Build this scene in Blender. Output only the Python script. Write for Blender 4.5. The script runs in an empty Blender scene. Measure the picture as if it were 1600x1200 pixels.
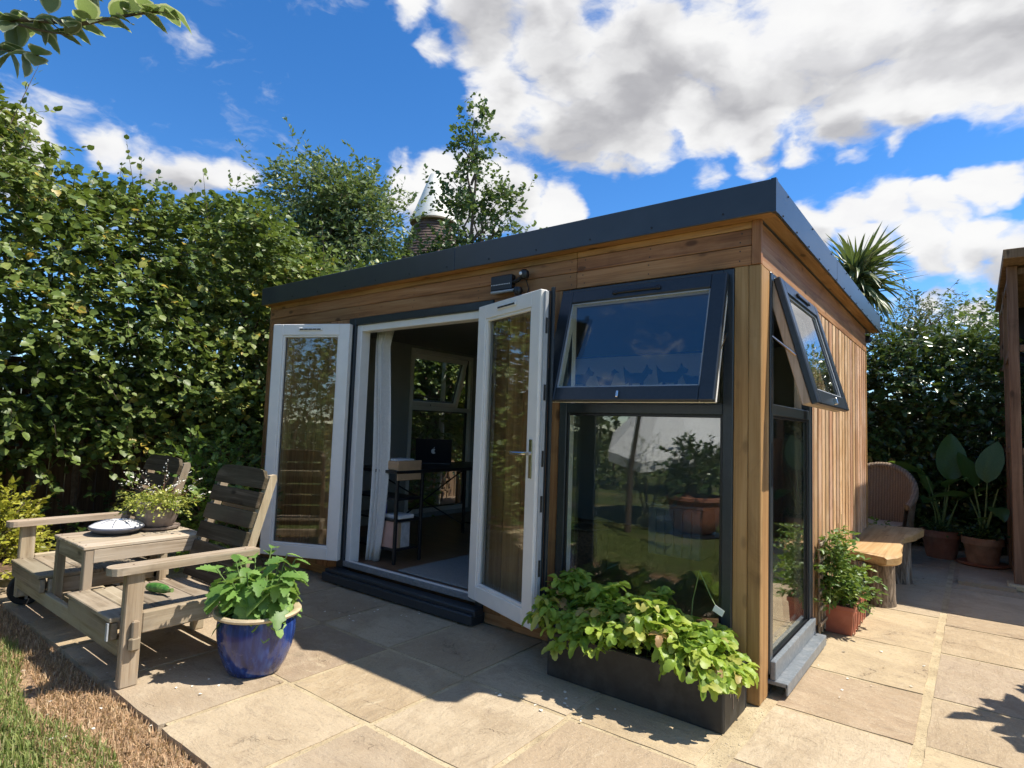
import bpy, math, random
import numpy as np
from mathutils import Matrix, Vector

random.seed(7)
rng = np.random.default_rng(11)
scene = bpy.context.scene
col = scene.collection
R = math.radians

# ------------------------------------------------------------------ camera
cam_data = bpy.data.cameras.new('camera')
cam = bpy.data.objects.new('camera', cam_data)
col.objects.link(cam)
cam_data.sensor_width = 36.0
cam_data.lens = 36.0 * 929.27 / 1600.0
cam_data.clip_start = 0.05
cam_data.clip_end = 2000.0
_f = Vector((-0.61328182, 0.78651389, 0.07267254))
_r = Vector((0.78967853, 0.61253167, 0.034825))
_u = Vector((0.01712389, -0.07874548, 0.99674767))
cam.matrix_world = Matrix(((_r.x, _u.x, -_f.x, 0.8178), (_r.y, _u.y, -_f.y, -3.0225), (_r.z, _u.z, -_f.z, 1.2636), (0, 0, 0, 1)))
scene.camera = cam
scene.view_settings.view_transform = 'Standard'
scene.view_settings.look = 'None'
scene.view_settings.gamma = 1.0
scene.view_settings.exposure = 1.05
scene.cycles.max_bounces = 6
scene.cycles.diffuse_bounces = 3
scene.cycles.glossy_bounces = 4
scene.cycles.transmission_bounces = 4
scene.cycles.transparent_max_bounces = 16
scene.cycles.sample_clamp_indirect = 6.0
scene.cycles.use_denoising = True
scene.cycles.use_adaptive_sampling = True
scene.cycles.adaptive_threshold = 0.025
scene.render.film_transparent = False

# ------------------------------------------------------------------ sun + sky
SUN = Vector((0.496, 0.358, 1.0)).normalized()
sun_el = math.asin(SUN.z)
sun_az = math.atan2(SUN.x, SUN.y)
sd = bpy.data.lights.new('sun', 'SUN')
sd.energy = 3.6
sd.angle = R(0.53)
sd.color = (1.0, 0.94, 0.85)
sun = bpy.data.objects.new('sun', sd)
sun.rotation_euler = (-SUN).to_track_quat('-Z', 'Y').to_euler()
sun.location = (6, 5, 12)
col.objects.link(sun)

LOBES = [(-0.623, 0.534, 0.572, 0.038, 0.91), (-0.619, 0.569, 0.542, 0.039, 0.98), (-0.556, 0.595, 0.58, 0.076, 1), (-0.472, 0.666, 0.578, 0.094, 1), (-0.555, 0.671, 0.492, 0.079, 1), (-0.486, 0.726, 0.486, 0.088, 1), (-0.406, 0.78, 0.476, 0.087, 1), (-0.37, 0.746, 0.554, 0.127, 1), (-0.255, 0.811, 0.527, 0.123, 1), (-0.322, 0.82, 0.473, 0.062, 1), (-0.242, 0.859, 0.451, 0.051, 1), (-0.14, 0.839, 0.526, 0.127, 1), (-0.039, 0.876, 0.481, 0.111, 1), (0.036, 0.874, 0.484, 0.107, 1), (-0.125, 0.888, 0.443, 0.059, 1), (-0.061, 0.9, 0.433, 0.052, 1), (-0.189, 0.889, 0.416, 0.034, 0.85), (-0.406, 0.623, 0.668, 0.12, 1), (-0.193, 0.732, 0.653, 0.151, 1), (-0.004, 0.806, 0.592, 0.133, 1), (0.108, 0.896, 0.431, 0.089, 1), (-0.257, 0.879, 0.401, 0.044, 0.72), (-0.326, 0.859, 0.394, 0.037, 0.65), (-0.137, 0.914, 0.381, 0.024, 0.59), (-0.418, 0.817, 0.397, 0.015, 0.59), (-0.084, 0.917, 0.39, 0.022, 0.59), (-0.702, 0.612, 0.364, 0.044, 1), (-0.665, 0.654, 0.36, 0.065, 1), (-0.576, 0.721, 0.384, 0.07, 1), (-0.516, 0.78, 0.354, 0.055, 1), (-0.626, 0.685, 0.373, 0.07, 1), (-0.886, 0.323, 0.333, 0.05, 1), (-0.868, 0.37, 0.332, 0.048, 1), (-0.846, 0.41, 0.341, 0.037, 1), (-0.9, 0.21, 0.382, 0.053, 0.48), (-0.929, 0.183, 0.321, 0.06, 1), (-0.899, 0.276, 0.341, 0.043, 0.92), (-0.91, 0.168, 0.378, 0.049, 0.57), (-0.181, 0.932, 0.315, 0.048, 1), (-0.125, 0.939, 0.321, 0.041, 1), (-0.073, 0.946, 0.317, 0.043, 0.95), (-0.017, 0.95, 0.311, 0.041, 1), (0.022, 0.944, 0.33, 0.035, 1), (0.053, 0.941, 0.334, 0.034, 1), (-0.12, 0.956, 0.269, 0.05, 1), (-0.046, 0.963, 0.264, 0.054, 1), (0.022, 0.965, 0.262, 0.054, 1), (0.065, 0.97, 0.235, 0.055, 1), (-0.044, 0.979, 0.201, 0.03, 1), (0.017, 0.984, 0.18, 0.026, 1), (-0.088, 0.978, 0.187, 0.023, 0.78), (0.121, 0.954, 0.276, 0.062, 1)]


class NT:
    """small helper for node trees"""
    def __init__(self, tree):
        self.t = tree
        self.t.nodes.clear()

    def n(self, kind, **kw):
        nd = self.t.nodes.new(kind)
        for k, v in kw.items():
            if k.startswith('i_'):
                key = k[2:]
                key = int(key) if key.isdigit() else key.replace('_', ' ')
                self.set(nd.inputs[key], v)
            else:
                setattr(nd, k, v)
        return nd

    def set(self, sock, v):
        if isinstance(v, bpy.types.NodeSocket):
            self.t.links.new(v, sock)
        else:
            sock.default_value = v

    def math(self, op, a, b=0.0, c=None, clamp=False):
        nd = self.t.nodes.new('ShaderNodeMath')
        nd.operation = op
        nd.use_clamp = clamp
        self.set(nd.inputs[0], a)
        self.set(nd.inputs[1], b)
        if c is not None:
            self.set(nd.inputs[2], c)
        return nd.outputs[0]

    def vmath(self, op, a, b=(0, 0, 0), scale=None):
        nd = self.t.nodes.new('ShaderNodeVectorMath')
        nd.operation = op
        self.set(nd.inputs[0], a)
        self.set(nd.inputs[1], b)
        if scale is not None:
            self.set(nd.inputs['Scale'], scale)
        return nd.outputs['Value'] if op in ('DOT_PRODUCT', 'DISTANCE', 'LENGTH') else nd.outputs['Vector']

    def mapr(self, v, a, b, c=0.0, d=1.0, smooth=True):
        nd = self.t.nodes.new('ShaderNodeMapRange')
        nd.interpolation_type = 'SMOOTHSTEP' if smooth else 'LINEAR'
        self.set(nd.inputs['Value'], v)
        for k, x in zip(('From Min', 'From Max', 'To Min', 'To Max'), (a, b, c, d)):
            self.set(nd.inputs[k], x)
        return nd.outputs['Result']

    def mix(self, fac, a, b, blend='MIX'):
        nd = self.t.nodes.new('ShaderNodeMix')
        nd.data_type = 'RGBA'
        nd.blend_type = blend
        self.set(nd.inputs[0], fac)
        self.set(nd.inputs[6], a if isinstance(a, bpy.types.NodeSocket) else (*a[:3], 1))
        self.set(nd.inputs[7], b if isinstance(b, bpy.types.NodeSocket) else (*b[:3], 1))
        return nd.outputs[2]

    def noise(self, vec, scale=5.0, detail=4.0, rough=0.55, dist=0.0, out='Fac'):
        nd = self.t.nodes.new('ShaderNodeTexNoise')
        if vec is not None:
            self.set(nd.inputs['Vector'], vec)
        nd.inputs['Scale'].default_value = scale
        nd.inputs['Detail'].default_value = detail
        nd.inputs['Roughness'].default_value = rough
        nd.inputs['Distortion'].default_value = dist
        return nd.outputs[0] if out == 'Fac' else nd.outputs[1]

    def ramp(self, fac, stops):
        nd = self.t.nodes.new('ShaderNodeValToRGB')
        self.set(nd.inputs[0], fac)
        el = nd.color_ramp.elements
        while len(el) < len(stops):
            el.new(0.5)
        for e, (p, c) in zip(el, stops):
            e.position = p
            e.color = (*c[:3], 1)
        return nd.outputs[0]


world = bpy.data.worlds.new('World')
scene.world = world
world.use_nodes = True
world.cycles.sampling_method = 'MANUAL'
world.cycles.sample_map_resolution = 256
w = NT(world.node_tree)
tc = w.n('ShaderNodeTexCoord')
d = w.vmath('NORMALIZE', tc.outputs['Generated'])
sky = w.n('ShaderNodeTexSky', sky_type='NISHITA', sun_disc=False, sun_elevation=sun_el, sun_rotation=sun_az,
          altitude=50.0, air_density=0.85, dust_density=0.0, ozone_density=4.0)
# deep summer blue: the phone picture is strongly saturated
hs = w.n('ShaderNodeHueSaturation')
hs.inputs['Hue'].default_value = 0.503
hs.inputs['Saturation'].default_value = 1.26
hs.inputs['Value'].default_value = 1.0
w.set(hs.inputs['Color'], sky.outputs[0])
squash = w.vmath('MULTIPLY', d, (1.0, 1.0, 1.9))
# cauliflower detail: billowy noise, big and small
wn = w.vmath('SUBTRACT', w.noise(squash, 4.5, 5.0, 0.55, out='Color'), (0.5, 0.5, 0.5))
sv = w.vmath('ADD', squash, w.vmath('SCALE', wn, scale=0.22))
nz = w.noise(sv, 7.5, 9.0, 0.56)
nz_lo = w.noise(sv, 4.0, 3.0, 0.5)
nz_lit = w.noise(w.vmath('ADD', sv, (0.02, 0.012, 0.05)), 7.5, 4.0, 0.5)
dw = w.vmath('ADD', d, w.vmath('SCALE', wn, scale=0.15))


def field(vec, lobes):
    acc = None
    for lx, ly, lz, lr, lw in lobes:
        dist = w.vmath('DISTANCE', vec, Vector((lx, ly, lz)).normalized())
        v = w.mapr(dist, lr * 0.25, lr * 1.45, 0.78 * lw, 0.0)
        acc = v if acc is None else w.math('SMOOTH_MAX', acc, v, 0.22)
    return acc


acc = field(dw, LOBES)
GAPS = [(-0.298, 0.892, 0.341, 0.056, 0.5), (-0.443, 0.814, 0.376, 0.059, 0.5), (-0.715, 0.523, 0.464, 0.072, 0.6), (-0.022, 0.928, 0.373, 0.033, 0.35), (-0.161, 0.96, 0.229, 0.035, 0.4), (-0.219, 0.907, 0.359, 0.035, 0.4)]
for lx, ly, lz, lr, lw in GAPS:
    dist = w.vmath('DISTANCE', dw, Vector((lx, ly, lz)).normalized())
    acc = w.math('SUBTRACT', acc, w.mapr(dist, 0.0, lr * 1.3, lw, 0.0))
# broken cloud field in the rest of the sky
facing = w.vmath('DOT_PRODUCT', d, (-0.52, 0.76, 0.39))
away = w.mapr(facing, 0.22, 0.50, 1.0, 0.0)
# the cloud bank thins out towards the viewer's back (the tilted pane mirrors clear blue there)
clear = w.mapr(w.n('ShaderNodeSeparateXYZ', i_0=d).outputs[1], -0.65, 0.15, 0.20, 0.0)
gen = w.mapr(w.math('SUBTRACT', w.noise(w.vmath('ADD', squash, (3.1, 1.7, 0.4)), 2.3, 3.0, 0.5), clear), 0.36, 0.54, 0.0, 0.95)
acc = w.math('MAXIMUM', acc, w.math('MULTIPLY', gen, away))
dens = w.math('ADD', acc, w.math('MULTIPLY', w.math('SUBTRACT', nz, 0.5), 1.5))
dens_lit = w.math('ADD', acc, w.math('MULTIPLY', w.math('SUBTRACT', nz_lit, 0.5), 1.5))
mask = w.mapr(dens, 0.22, 0.62)
mask = w.math('MULTIPLY', mask, w.mapr(w.n('ShaderNodeSeparateXYZ', i_0=d).outputs[2], -0.02, 0.10))
above = field(w.vmath('ADD', dw, (-0.012, 0.010, 0.034)), [l for l in LOBES if l[3] > 0.045 and l[4] > 0.8])
above = w.math('MAXIMUM', above, w.math('MULTIPLY', gen, away))
core = w.mapr(w.math('ADD', above, w.math('MULTIPLY', w.math('SUBTRACT', nz_lo, 0.5), 1.7)), 0.34, 0.96)
relief = w.mapr(w.math('SUBTRACT', dens, dens_lit), -0.28, 0.28)
ccol = w.mix(core, (0.68, 0.68, 0.69), (0.34, 0.34, 0.36))
ccol = w.mix(w.math('MULTIPLY', relief, w.math('SUBTRACT', 0.85, w.math('MULTIPLY', core, 0.60))), ccol, (0.73, 0.73, 0.725))
bg1 = w.n('ShaderNodeBackground', i_Color=hs.outputs[0], i_Strength=0.102)
bg2 = w.n('ShaderNodeBackground', i_Color=ccol, i_Strength=0.65)
mx = w.n('ShaderNodeMixShader', i_0=mask)
w.t.links.new(bg1.outputs[0], mx.inputs[1])
w.t.links.new(bg2.outputs[0], mx.inputs[2])
wo = w.n('ShaderNodeOutputWorld')
w.t.links.new(mx.outputs[0], wo.inputs[0])

# ------------------------------------------------------------------ materials
MATS = {}


def mat(name):
    m = bpy.data.materials.new(name)
    m.use_nodes = True
    t = NT(m.node_tree)
    out = t.n('ShaderNodeOutputMaterial')
    MATS[name] = m
    return m, t, out


def principled(t, out, color, rough=0.5, bump=None, bump_strength=0.3, bump_dist=0.01, metallic=0.0, spec=0.5, coat=0.0, sheen=0.0):
    p = t.n('ShaderNodeBsdfPrincipled')
    t.set(p.inputs['Base Color'], color if isinstance(color, bpy.types.NodeSocket) else (*color, 1))
    t.set(p.inputs['Roughness'], rough)
    p.inputs['Metallic'].default_value = metallic
    p.inputs['Specular IOR Level'].default_value = spec
    p.inputs['Coat Weight'].default_value = coat
    if bump is not None:
        b = t.n('ShaderNodeBump', i_Strength=bump_strength, i_Distance=bump_dist, i_Height=bump)
        t.t.links.new(b.outputs[0], p.inputs['Normal'])
    t.t.links.new(p.outputs[0], out.inputs[0])
    return p


def coords(t, rand=8.0):
    tcn = t.n('ShaderNodeTexCoord')
    oi = t.n('ShaderNodeObjectInfo')
    off = t.n('ShaderNodeCombineXYZ', i_0=t.math('MULTIPLY', oi.outputs['Random'], rand), i_1=t.math('MULTIPLY', oi.outputs['Random'], rand * 1.7), i_2=t.math('MULTIPLY', oi.outputs['Random'], rand * 0.6))
    return t.vmath('ADD', tcn.outputs['Object'], off.outputs[0]), oi.outputs['Random']


def wood(name, c_dark, c_mid, c_light, axis, rough=0.6, knots=True, streak=28.0, weather=None, bump=0.25, spec=0.3, knot_fac=0.72):
    m, t, out = mat(name)
    v, rnd = coords(t)
    st = [streak, streak, streak]
    st[axis] = streak * 0.055
    g = t.noise(t.vmath('MULTIPLY', v, tuple(st)), 1.0, 6.0, 0.6, 0.7)
    st2 = [x * 5 for x in st]
    st2[axis] = st[axis] * 2
    fine = t.noise(t.vmath('MULTIPLY', v, tuple(st2)), 1.0, 3.0, 0.6)
    c = t.ramp(t.math('ADD', t.math('MULTIPLY', g, 0.75), t.math('MULTIPLY', fine, 0.25)), [(0.30, c_dark), (0.5, c_mid), (0.68, c_light)])
    h = t.math('ADD', t.math('MULTIPLY', g, 0.6), t.math('MULTIPLY', fine, 0.4))
    if knots:
        ks = [8.0, 8.0, 8.0]
        ks[axis] = 3.6
        vor = t.n('ShaderNodeTexVoronoi', feature='F1')
        t.set(vor.inputs['Vector'], t.vmath('MULTIPLY', v, tuple(ks)))
        vor.inputs['Scale'].default_value = 1.0
        vor.inputs['Randomness'].default_value = 1.0
        k = t.mapr(vor.outputs['Distance'], 0.07, 0.17, 1.0, 0.0)
        c = t.mix(t.math('MULTIPLY', k, knot_fac), c, tuple(x * 0.33 for x in c_dark))
    if weather is not None:
        wn = t.noise(v, 2.2, 5.0, 0.65)
        c = t.mix(t.mapr(wn, 0.42, 0.66), c, weather)
    st_n = t.noise(v, 1.7, 6.0, 0.7, 1.0)
    c = t.mix(t.mapr(st_n, 0.52, 0.74, 0.0, 0.45), c, tuple(x * 0.55 for x in c_dark))
    hsv = t.n('ShaderNodeHueSaturation')
    t.set(hsv.inputs['Color'], c)
    t.set(hsv.inputs['Hue'], t.mapr(t.math('FRACT', t.math('MULTIPLY', rnd, 7.3)), 0.0, 1.0, 0.488, 0.508, smooth=False))
    t.set(hsv.inputs['Value'], t.mapr(rnd, 0.0, 1.0, 0.72, 1.22, smooth=False))
    principled(t, out, hsv.outputs[0], rough, h, bump, 0.004, spec=spec)
    return m


wood('cladding_x', (0.19, 0.085, 0.03), (0.41, 0.205, 0.075), (0.52, 0.30, 0.13), 0)
wood('cladding_y', (0.24, 0.11, 0.04), (0.45, 0.23, 0.09), (0.56, 0.33, 0.16), 1)
wood('cladding_z', (0.19, 0.085, 0.03), (0.38, 0.19, 0.07), (0.48, 0.275, 0.115), 2)
wood('post_wood', (0.21, 0.11, 0.042), (0.37, 0.205, 0.08), (0.47, 0.29, 0.13), 2, streak=20, knot_fac=0.35)
wood('slat_wood', (0.30, 0.15, 0.07), (0.52, 0.30, 0.15), (0.68, 0.47, 0.29), 2, streak=34, knots=False, weather=(0.64, 0.43, 0.27), bump=0.4)
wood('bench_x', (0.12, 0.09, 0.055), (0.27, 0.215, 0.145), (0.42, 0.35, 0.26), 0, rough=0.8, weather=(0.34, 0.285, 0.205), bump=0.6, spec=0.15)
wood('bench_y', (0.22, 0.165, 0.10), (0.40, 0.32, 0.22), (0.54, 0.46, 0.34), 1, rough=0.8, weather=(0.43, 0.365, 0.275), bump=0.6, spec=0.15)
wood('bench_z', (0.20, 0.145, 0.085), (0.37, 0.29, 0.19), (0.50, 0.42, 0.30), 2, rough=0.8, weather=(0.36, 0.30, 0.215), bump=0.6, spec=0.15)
wood('bench_shaded', (0.035, 0.026, 0.016), (0.085, 0.066, 0.042), (0.19, 0.152, 0.105), 0, rough=0.85, weather=(0.095, 0.082, 0.052), bump=0.7, spec=0.12)  # backrest slats: the shade on them is put into a darker wood colour
wood('slab_wood', (0.30, 0.165, 0.06), (0.47, 0.295, 0.135), (0.57, 0.40, 0.22), 1, rough=0.55, knots=True, streak=17, knot_fac=.5, bump=.4)
wood('aviary_wood', (0.09, 0.055, 0.03), (0.17, 0.105, 0.06), (0.26, 0.17, 0.10), 2, rough=0.8)
wood('floor_wood', (0.09, 0.045, 0.025), (0.16, 0.085, 0.045), (0.22, 0.125, 0.07), 0, rough=0.35, knots=False)
wood('sill_wood', (0.33, 0.24, 0.16), (0.55, 0.43, 0.31), (0.66, 0.54, 0.42), 2, rough=0.6, knots=False)


def plain(name, color, rough=0.5, noise_scale=30.0, var=0.15, bump=0.0, metallic=0.0, spec=0.5, coat=0.0, tint=None):
    m, t, out = mat(name)
    v, rnd = coords(t, 3.0)
    n = t.noise(v, noise_scale, 5.0, 0.6)
    lo = tuple(max(0, c * (1 - var)) for c in color)
    hi = tuple(min(1, c * (1 + var)) for c in color)
    c = t.ramp(n, [(0.32, lo), (0.68, hi)])
    if tint is not None:
        n2 = t.noise(v, noise_scale * 0.25, 6.0, 0.65)
        c = t.mix(t.mapr(n2, 0.48, 0.70, 0.0, 0.8), c, tint)
    principled(t, out, c, rough, n if bump else None, bump, 0.004, metallic, spec, coat)
    return m


plain('white_paint', (0.82, 0.79, 0.735), 0.35, 14, 0.03, tint=(0.77, 0.74, 0.68))
plain('anthracite', (0.026, 0.033, 0.040), 0.32, 60, 0.12, tint=(0.032, 0.039, 0.046))
plain('sill_metal', (0.17, 0.19, 0.205), 0.42, 50, 0.18, bump=0.05, tint=(0.25, 0.26, 0.265))
plain('fascia_metal', (0.043, 0.050, 0.057), 0.30, 8, 0.05, metallic=0.15, tint=(0.052, 0.059, 0.066))
plain('roof_membrane', (0.09, 0.09, 0.095), 0.8, 20, 0.2)
plain('membrane_black', (0.012, 0.012, 0.013), 0.8, 20, 0.2)
plain('black_plastic', (0.012, 0.012, 0.014), 0.35, 40, 0.1)
plain('black_metal', (0.015, 0.015, 0.016), 0.45, 40, 0.1)
plain('chrome', (0.62, 0.60, 0.56), 0.22, 40, 0.05, metallic=1.0)
plain('rusty_steel', (0.10, 0.05, 0.03), 0.7, 60, 0.4)
plain('rubber', (0.015, 0.015, 0.015), 0.7, 40, 0.2)
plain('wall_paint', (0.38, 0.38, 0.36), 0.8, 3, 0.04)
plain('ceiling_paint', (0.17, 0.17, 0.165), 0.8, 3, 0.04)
plain('curtain_cloth', (0.70, 0.67, 0.62), 0.9, 60, 0.06, bump=0.1)
plain('rug_wool', (0.26, 0.255, 0.235), 0.95, 120, 0.25, bump=0.6)
plain('cardboard', (0.42, 0.27, 0.15), 0.7, 20, 0.08)
plain('paper', (0.75, 0.73, 0.70), 0.7, 20, 0.05)
plain('book_pink', (0.55, 0.33, 0.26), 0.6, 20, 0.08)
plain('book_grey', (0.45, 0.44, 0.44), 0.6, 20, 0.2)
plain('book_purple', (0.10, 0.08, 0.28), 0.5, 20, 0.2)
plain('logo_pale', (0.72, 0.72, 0.72), 0.4, 20, 0.02)
plain('soil', (0.055, 0.036, 0.022), 0.95, 60, 0.5, bump=0.8)
plain('soil_bed', (0.12, 0.07, 0.04), 0.95, 40, 0.5, bump=0.8, tint=(0.22, 0.14, 0.08))
plain('soil_dry', (0.30, 0.19, 0.11), 0.95, 40, 0.5, bump=0.8, tint=(0.40, 0.27, 0.16))
plain('planter_black', (0.022, 0.022, 0.021), 0.55, 18, 0.3, tint=(0.05, 0.048, 0.044))
plain('terracotta', (0.30, 0.115, 0.062), 0.75, 14, 0.16, bump=0.1, tint=(0.36, 0.19, 0.12))
plain('terracotta_trough', (0.40, 0.12, 0.065), 0.6, 14, 0.12, bump=0.05, tint=(0.42, 0.17, 0.11))
plain('terracotta_pale', (0.36, 0.19, 0.105), 0.8, 12, 0.2, bump=0.1, tint=(0.42, 0.28, 0.18))
plain('stoneware', (0.27, 0.21, 0.17), 0.65, 30, 0.2, bump=0.25, tint=(0.34, 0.29, 0.25))
plain('rim_glaze', (0.52, 0.42, 0.27), 0.4, 20, 0.15, tint=(0.60, 0.52, 0.38))
plain('ceramic_white', (0.78, 0.77, 0.76), 0.25, 20, 0.03)
plain('ceramic_dark', (0.09, 0.10, 0.13), 0.3, 20, 0.1)
plain('basket', (0.16, 0.10, 0.06), 0.8, 60, 0.4, bump=0.8)
plain('canvas_white', (0.85, 0.85, 0.83), 0.8, 8, 0.03)
plain('grey_paint', (0.36, 0.38, 0.40), 0.6, 20, 0.08)
plain('cream_paint', (0.78, 0.76, 0.70), 0.6, 3, 0.05, tint=(0.62, 0.58, 0.50))
plain('twig', (0.115, 0.085, 0.055), 0.85, 40, 0.35, bump=0.4)
plain('birch', (0.62, 0.59, 0.53), 0.7, 20, 0.15, bump=0.3, tint=(0.22, 0.20, 0.17))
plain('stem_green', (0.16, 0.23, 0.07), 0.6, 30, 0.2)
plain('stem_red', (0.24, 0.10, 0.06), 0.6, 30, 0.2)
plain('courgette', (0.05, 0.16, 0.025), 0.35, 70, 0.45, tint=(0.20, 0.32, 0.08))
plain('petal', (0.72, 0.68, 0.58), 0.7, 30, 0.15)
plain('dead_leaf', (0.30, 0.19, 0.10), 0.8, 30, 0.4)
plain('pebble', (0.44, 0.36, 0.24), 0.8, 30, 0.35)
plain('textile_white', (0.85, 0.86, 0.88), 0.9, 60, 0.05)
plain('textile_blue', (0.012, 0.028, 0.16), 0.9, 60, 0.15)
plain('brick_red', (0.24, 0.11, 0.07), 0.85, 9, 0.35, bump=0.3)

# blue glaze with drips and pale mineral bloom
m, t, out = mat('blue_glaze')
v, rnd = coords(t, 1.0)
dr = t.noise(t.vmath('MULTIPLY', v, (38, 38, 3.5)), 1.0, 4, 0.55)
bl = t.noise(v, 9.0, 6.0, 0.7)
c = t.ramp(dr, [(0.30, (0.008, 0.016, 0.085)), (0.52, (0.014, 0.036, 0.19)), (0.72, (0.04, 0.10, 0.34))])
c = t.mix(t.mapr(bl, 0.50, 0.68, 0.0, 0.5), c, (0.12, 0.12, 0.18))
principled(t, out, c, t.mapr(bl, 0.45, 0.7, 0.16, 0.42), dr, 0.15, 0.004, coat=0.3)

# dark tree bark of the log legs
m, t, out = mat('bark')
v, rnd = coords(t, 4.0)
g = t.noise(t.vmath('MULTIPLY', v, (34, 34, 5)), 1.0, 5, 0.6, 1.0)
c = t.ramp(g, [(0.32, (0.045, 0.032, 0.022)), (0.5, (0.20, 0.15, 0.10)), (0.68, (0.36, 0.29, 0.22))])
principled(t, out, c, 0.9, g, 1.0, 0.02)

# wicker weave
m, t, out = mat('wicker')
tcn = t.n('ShaderNodeTexCoord')
wv = t.n('ShaderNodeTexWave', wave_type='BANDS', bands_direction='Z')
t.set(wv.inputs['Vector'], tcn.outputs['Object'])
wv.inputs['Scale'].default_value = 26.0
wv.inputs['Distortion'].default_value = 1.2
wv.inputs['Detail'].default_value = 2.0
wv.inputs['Detail Scale'].default_value = 3.0
wv2 = t.n('ShaderNodeTexWave', wave_type='BANDS', bands_direction='X')
t.set(wv2.inputs['Vector'], tcn.outputs['Object'])
wv2.inputs['Scale'].default_value = 11.0
wv2.inputs['Distortion'].default_value = 1.0
hgt = t.math('MULTIPLY', wv.outputs['Fac'], t.math('ADD', t.math('MULTIPLY', wv2.outputs['Fac'], 0.6), 0.4))
c = t.ramp(hgt, [(0.1, (0.12, 0.08, 0.045)), (0.6, (0.40, 0.29, 0.185)), (1.0, (0.56, 0.43, 0.30))])
principled(t, out, c, 0.65, hgt, 0.9, 0.012)

# glass: clear pane with mirror reflection by angle (same for every ray)
m, t, out = mat('glass')
geo = t.n('ShaderNodeNewGeometry')
cosv = t.math('ABSOLUTE', t.vmath('DOT_PRODUCT', geo.outputs['Incoming'], geo.outputs['Normal']))
fr = t.math('ADD', 0.10, t.math('MULTIPLY', 0.90, t.math('POWER', t.math('SUBTRACT', 1.0, cosv), 4.5)), clamp=True)
tr = t.n('ShaderNodeBsdfTransparent', i_Color=(0.86, 0.90, 0.88, 1))
gl = t.n('ShaderNodeBsdfGlossy', i_Color=(1, 1, 1, 1), i_Roughness=0.0)
ms = t.n('ShaderNodeMixShader', i_0=fr)
t.t.links.new(tr.outputs[0], ms.inputs[1])
t.t.links.new(gl.outputs[0], ms.inputs[2])
t.t.links.new(ms.outputs[0], out.inputs[0])


def leafmat(name, stops, rough=0.45, trans=0.3, trans_col=(0.30, 0.42, 0.05), use_random=False, spec=0.4, edge=None):
    m, t, out = mat(name)
    if use_random:
        oi = t.n('ShaderNodeObjectInfo')
        f = oi.outputs['Random']
    else:
        at = t.n('ShaderNodeAttribute', attribute_name='tint')
        f = at.outputs['Fac']
    tcn = t.n('ShaderNodeTexCoord')
    n = t.noise(tcn.outputs['Object'], 45.0, 3.0, 0.6)
    c = t.ramp(f, stops)
    hsv = t.n('ShaderNodeHueSaturation')
    t.set(hsv.inputs['Color'], c)
    t.set(hsv.inputs['Value'], t.mapr(n, 0.3, 0.7, 0.78, 1.2))
    c = hsv.outputs[0]
    if edge is not None:
        ea = t.n('ShaderNodeAttribute', attribute_name='rim')
        c = t.mix(t.mapr(ea.outputs['Fac'], 0.15, 0.55), c, edge)
    p = t.n('ShaderNodeBsdfPrincipled')
    t.set(p.inputs['Base Color'], c)
    p.inputs['Roughness'].default_value = rough
    p.inputs['Specular IOR Level'].default_value = spec
    tl = t.n('ShaderNodeBsdfTranslucent')
    t.set(tl.inputs['Color'], t.mix(0.55, c, trans_col))
    ms = t.n('ShaderNodeMixShader', i_0=trans)
    t.t.links.new(p.outputs[0], ms.inputs[1])
    t.t.links.new(tl.outputs[0], ms.inputs[2])
    t.t.links.new(ms.outputs[0], out.inputs[0])
    return m


leafmat('leaf_hazel', [(0.0, (0.075, 0.12, 0.028)), (0.55, (0.15, 0.205, 0.045)), (0.90, (0.25, 0.28, 0.075)), (0.985, (0.30, 0.29, 0.05)), (1.0, (0.40, 0.30, 0.05))], trans=0.2)
leafmat('leaf_tree', [(0.0, (0.06, 0.098, 0.03)), (0.6, (0.105, 0.16, 0.048)), (1.0, (0.17, 0.225, 0.075))], trans=0.25)
leafmat('leaf_willow', [(0.0, (0.10, 0.145, 0.055)), (0.6, (0.165, 0.22, 0.09)), (1.0, (0.24, 0.295, 0.145))], trans=0.25)
leafmat('leaf_poplar', [(0.0, (0.055, 0.10, 0.04)), (0.6, (0.09, 0.15, 0.06)), (1.0, (0.14, 0.20, 0.09))], trans=0.25)
leafmat('leaf_laurel', [(0.0, (0.035, 0.07, 0.018)), (0.6, (0.06, 0.11, 0.028)), (1.0, (0.11, 0.155, 0.04))], rough=0.28, trans=0.12, spec=0.6)
leafmat('leaf_far', [(0.0, (0.09, 0.10, 0.055)), (1.0, (0.16, 0.17, 0.09))], trans=0.2)
leafmat('leaf_gold', [(0.0, (0.20, 0.22, 0.03)), (0.6, (0.36, 0.36, 0.04)), (1.0, (0.50, 0.46, 0.07))], trans=0.3, trans_col=(0.5, 0.5, 0.05))
leafmat('leaf_sedum', [(0.0, (0.17, 0.22, 0.03)), (0.6, (0.36, 0.39, 0.06)), (1.0, (0.55, 0.53, 0.15))], trans=0.3, trans_col=(0.5, 0.5, 0.05))
leafmat('leaf_strawberry', [(0.0, (0.15, 0.26, 0.03)), (0.45, (0.30, 0.44, 0.055)), (0.84, (0.44, 0.53, 0.085)), (0.95, (0.48, 0.43, 0.12)), (1.0, (0.50, 0.28, 0.13))], trans=0.42, use_random=True, trans_col=(0.46, 0.56, 0.08))
leafmat('leaf_strawberry_mass', [(0.0, (0.15, 0.26, 0.03)), (0.45, (0.30, 0.44, 0.055)), (0.84, (0.44, 0.53, 0.085)), (0.95, (0.48, 0.43, 0.12)), (1.0, (0.50, 0.28, 0.13))], trans=0.42, trans_col=(0.46, 0.56, 0.08))
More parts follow.
